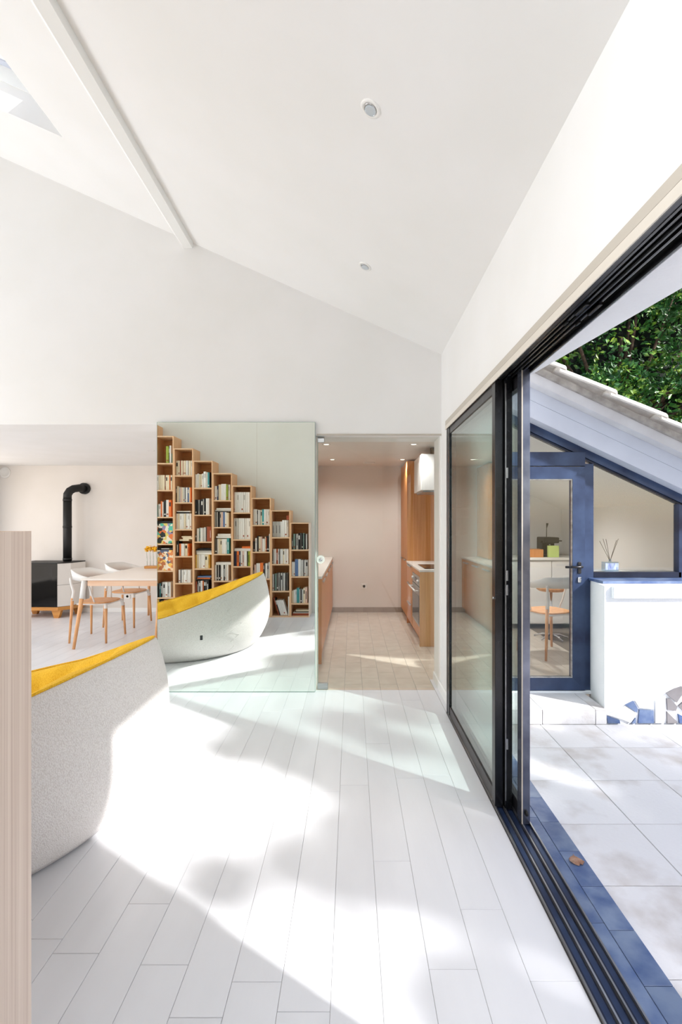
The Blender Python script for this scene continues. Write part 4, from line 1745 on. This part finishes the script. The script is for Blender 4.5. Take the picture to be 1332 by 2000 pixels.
# soffit of the main eaves outside the sliding door
bm = new()
prism(bm, [(XO, -3.5), (1.02, -3.5), (1.02, 1.40), (.873, 2.293), (XO, 2.37)], 'z', 2.12, 2.16)
struct('soffit', bm, 'render_white')

# annex interior shell
struct('wall_annex_back', bb(new(), 1.5, 3.15, 6.92, 7.02, -.02, 2.3), 'wall')
bm = new()
prism(bm, [(3.82, -.02), (6.92, -.02), (6.92, 1.61), (3.82, 1.61)], 'x', 3.05, 3.15)
struct('wall_annex_side', bm, 'wall')
o = obj('inner_windowsill', bb(new(), 1.90, 2.62, 3.821, 4.0, .98, 1.01), 'worktop')
o['kind'] = 'structure'
t = thing('base_cabinet', 'white counter cabinet against the annex back wall', 'cabinet', (2.5, 6.6, 0))
box('body', 1.9, 3.04, 6.34, 6.9, .06, .91, 'white_lacq', t)
for x in (1.905, 2.28, 2.66):
    box('door', x, x + .37, 6.32, 6.338, .07, .90, 'white_lacq', t, .002)
box('counter_top', 1.88, 3.04, 6.30, 6.91, .911, .945, 'worktop', t, .002)

t = thing('coffee_machine', 'black coffee machine on the annex counter behind the glass door', 'coffee machine', (2.70, 6.6, .945))
box('body', 2.62, 2.79, 6.55, 6.75, .9455, 1.16, 'matt_black', t, .012, 2)
box('head', 2.60, 2.80, 6.42, 6.70, 1.13, 1.21, 'matt_black', t, .014, 2)
box('drip_tray', 2.61, 2.79, 6.42, 6.549, .9455, .975, 'dark_metal', t, .004)
bm = new()
tube(bm, [(2.70, 6.5, 1.13), (2.70, 6.5, 1.09)], .012, 10)
obj('spout', bm, 'chrome', t)
bm = new()
tube(bm, [(2.74, 6.7, 1.20), (2.75, 6.72, 1.33), (2.76, 6.72, 1.40)], [.006, .005, .018], 8)
obj('lever', bm, 'matt_black', t)
bm = new()
tube(bm, [(2.575, 6.5, 1.14), (2.60, 6.5, 1.15)], .012, 10)
tube(bm, [(2.80, 6.5, 1.16), (2.86, 6.48, 1.16)], .008, 8)
obj('knob', bm, 'matt_black', t)
o = obj('card_box', bb(new(), 2.63, 2.77, 6.36, 6.41, .9455, 1.10, 0, .003), 'card_green')
tag(o, 'pale green box standing in front of the coffee machine', 'box')
o = obj('storage_basket', prism(new(), [(2.34, 6.36), (2.56, 6.36), (2.58, 6.58), (2.32, 6.58)], 'z', .9455, 1.05), 'bamboo')
tag(o, 'small brown basket on the annex counter left of coffee machine', 'basket')
t = thing('reed_diffuser', 'reed diffuser bottle with blue label on the annex windowsill', 'diffuser', (2.115, 3.90, 1.01))
bm = new()
bb(bm, 2.058, 2.172, 3.872, 3.928, 1.0105, 1.085, 0, .004, 2)
obj('bottle', bm, 'blueish_glass', t)
box('label_sticker', 2.062, 2.168, 3.8702, 3.8718, 1.022, 1.075, 'blue_label', t)
bm = new()
tube(bm, [(2.115, 3.90, 1.0855), (2.115, 3.90, 1.105)], .011, 12)
obj('neck', bm, 'blueish_glass', t)
for dx, dy, hh in ((-.085, .0, .245), (-.052, .01, .262), (-.038, -.01, .26), (.068, .0, .262), (.060, .012, .25)):
    bm = new()
    tube(bm, [(2.115, 3.90, 1.09), (2.115 + dx, 3.90 + dy, 1.01 + hh)], .0018, 5)
    obj('reed', bm, 'reed', t)
t = thing('swivel_stool', 'chrome swivel stool with tan seat inside the annex', 'stool', (2.42, 5.78, 0))
bm = new()
for a in range(0, 360, 72):
    tube(bm, [(0, 0, .05), (.10 * math.cos(R(a)), .10 * math.sin(R(a)), .05), (.2 * math.cos(R(a)), .2 * math.sin(R(a)), .012)], [.014, .012, .009], 8)
obj('star_base', bm, 'chrome', t, local=True)
bm = new()
tube(bm, [(0, 0, .04), (0, 0, .58)], .016, 12)
obj('column', bm, 'chrome', t, local=True)
bm = new()
lathe(bm, [(0, .58), (.14, .58), (.17, .60), (.17, .63), (.15, .645), (0, .645)], seg=28)
obj('seat', bm, 'chair_wood', t, local=True)

# ------------------------------------------------------------------ foliage
def leaves(bm, rng, centre, rad, n, size, mi=0, shell=.55):
    for _ in range(n):
        d = Vector((rng.gauss(0, 1), rng.gauss(0, 1), rng.gauss(0, 1))).normalized()
        q = shell + (1 - shell) * rng.random() ** .6
        p = Vector(centre) + Vector((d.x * rad[0], d.y * rad[1], d.z * rad[2])) * q
        ax_ = (d * .6 + Vector((rng.gauss(0, 1), rng.gauss(0, 1), rng.gauss(0, .8)))).normalized()
        L = size * rng.uniform(.6, 1.25)
        w = ax_.cross(Vector((rng.gauss(0, 1), rng.gauss(0, 1), rng.gauss(0, 1)))).normalized() * L * .26
        nrm = ax_.cross(w).normalized() * L * .08
        a = bm.verts.new(p)
        b = bm.verts.new(p + ax_ * L * .5 + w + nrm)
        c = bm.verts.new(p + ax_ * L)
        e = bm.verts.new(p + ax_ * L * .5 - w + nrm)
        m_ = bm.verts.new(p + ax_ * L * .5)
        for f in ((a, b, m_), (b, c, m_), (c, e, m_), (e, a, m_)):
            ff = bm.faces.new(f)
            ff.material_index = mi


def crown_tree(name, label, base, blobs, nleaf, size, seed, trunk_r=.12):
    t = thing(name, label, 'tree', base)
    rng = random.Random(seed)
    bm = new()
    top = Vector(blobs[0][0])
    b0 = Vector(base)
    tube(bm, [b0, b0.lerp(top, .35) + Vector((.1, .05, 0)), b0.lerp(top, .7), top], [trunk_r, trunk_r * .8, trunk_r * .5, trunk_r * .2], 10)
    obj('trunk', bm, 'bark', t)
    for c, r_, k_ in blobs:
        c = Vector(c)
        s = b0.lerp(top, .55)
        bm = new()
        tube(bm, [s, s.lerp(c, .5) + Vector((0, 0, .1)), c], [trunk_r * .35, trunk_r * .22, .01], 6)
        obj('branch', bm, 'bark', t)
    bm = new()
    tot = sum(r_[0] * r_[1] + r_[1] * r_[2] + r_[0] * r_[2] for _, r_, k_ in blobs)
    for c, r_, k_ in blobs:
        leaves(bm, rng, c, r_, int(nleaf * k_ * (r_[0] * r_[1] + r_[1] * r_[2] + r_[0] * r_[2]) / tot), size)
    o = obj('foliage', bm, 'leaf', t)
    o['kind'] = 'stuff'
    return t


# evergreen seen above the annex roof
rng = random.Random(21)
bl = []
for i in range(34):
    bl.append(((rng.uniform(2.6, 8.2), rng.uniform(8.6, 9.5), rng.uniform(1.6, 6.6)), (rng.uniform(.55, .9), rng.uniform(.4, .7), rng.uniform(.45, .75)), 1))
bl.insert(0, ((5.2, 9.2, 5.0), (1.0, .7, 1.0), 1))
t = crown_tree('evergreen_tree', 'dense glossy green evergreen tree rising behind the annex roof', (5.2, 9.6, -.1), bl, 34000, .12, 5, .16)
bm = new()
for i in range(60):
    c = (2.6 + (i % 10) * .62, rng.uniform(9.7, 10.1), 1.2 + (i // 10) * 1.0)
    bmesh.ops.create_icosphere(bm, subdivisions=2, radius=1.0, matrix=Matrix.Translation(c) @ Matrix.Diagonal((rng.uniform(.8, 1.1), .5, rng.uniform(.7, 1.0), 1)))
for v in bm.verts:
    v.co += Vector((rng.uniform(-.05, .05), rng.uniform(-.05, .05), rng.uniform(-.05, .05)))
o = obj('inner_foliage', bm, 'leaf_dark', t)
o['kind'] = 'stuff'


# tree outside the frame that dapples the floor and patio: clusters stand where the sun rays of the shaded spots pass
def along(x, y, tt, z=0):
    p = Vector((x, y, z)) + SUN * tt
    return p


sh = []
# floor shade (x, y on the floor, radius across, along)
for x, y, r1, tt, k_ in ((-.62, 3.15, .16, 7.0, 1), (-.30, 2.88, .20, 7.0, 1), (-.02, 2.62, .17, 7.2, 1), (.22, 2.42, .20, 7.2, .8),
                         (-.22, 1.98, .10, 6.6, 1), (.05, 2.12, .18, 6.6, .9), (.30, 1.95, .22, 6.8, .8), (.02, 1.86, .10, 6.4, .8), (.52, 1.78, .20, 6.8, .7), (-.05, 3.35, .16, 7.3, .6), (.25, 3.05, .15, 7.4, .5), (.35, 3.5, .16, 7.6, .5), (-.75, 2.95, .09, 7.0, 1),
                         (-.50, 1.86, .09, 6.2, .9), (.40, 1.36, .14, 5.6, 5), (.55, 2.1, .18, 6.6, .7)):
    sh.append((tuple(along(x, y, tt)), (r1, r1, r1 * .5), k_ * 7))
# patio shade
for i in range(6):
    for j in range(6):
        x = 1.0 + i * .36 + rng.uniform(-.1, .1)
        y = 1.25 + j * .38 + rng.uniform(-.1, .1)
        if (i, j) in ((0, 4), (2, 1), (3, 1), (3, 5), (4, 5), (5, 5)):
            continue
        sh.append((tuple(along(x, y, 5.2 + rng.uniform(-.3, .3))), (.24, .24, .16), 1))
sh.insert(0, (tuple(along(1.6, 1.9, 6.2)), (.3, .3, .2), 1))
crown_tree('garden_tree', 'tree in the garden right of the frame that dapples the sunlight', (8.2, -2.6, -.1), sh, 14000, .085, 9, .12)
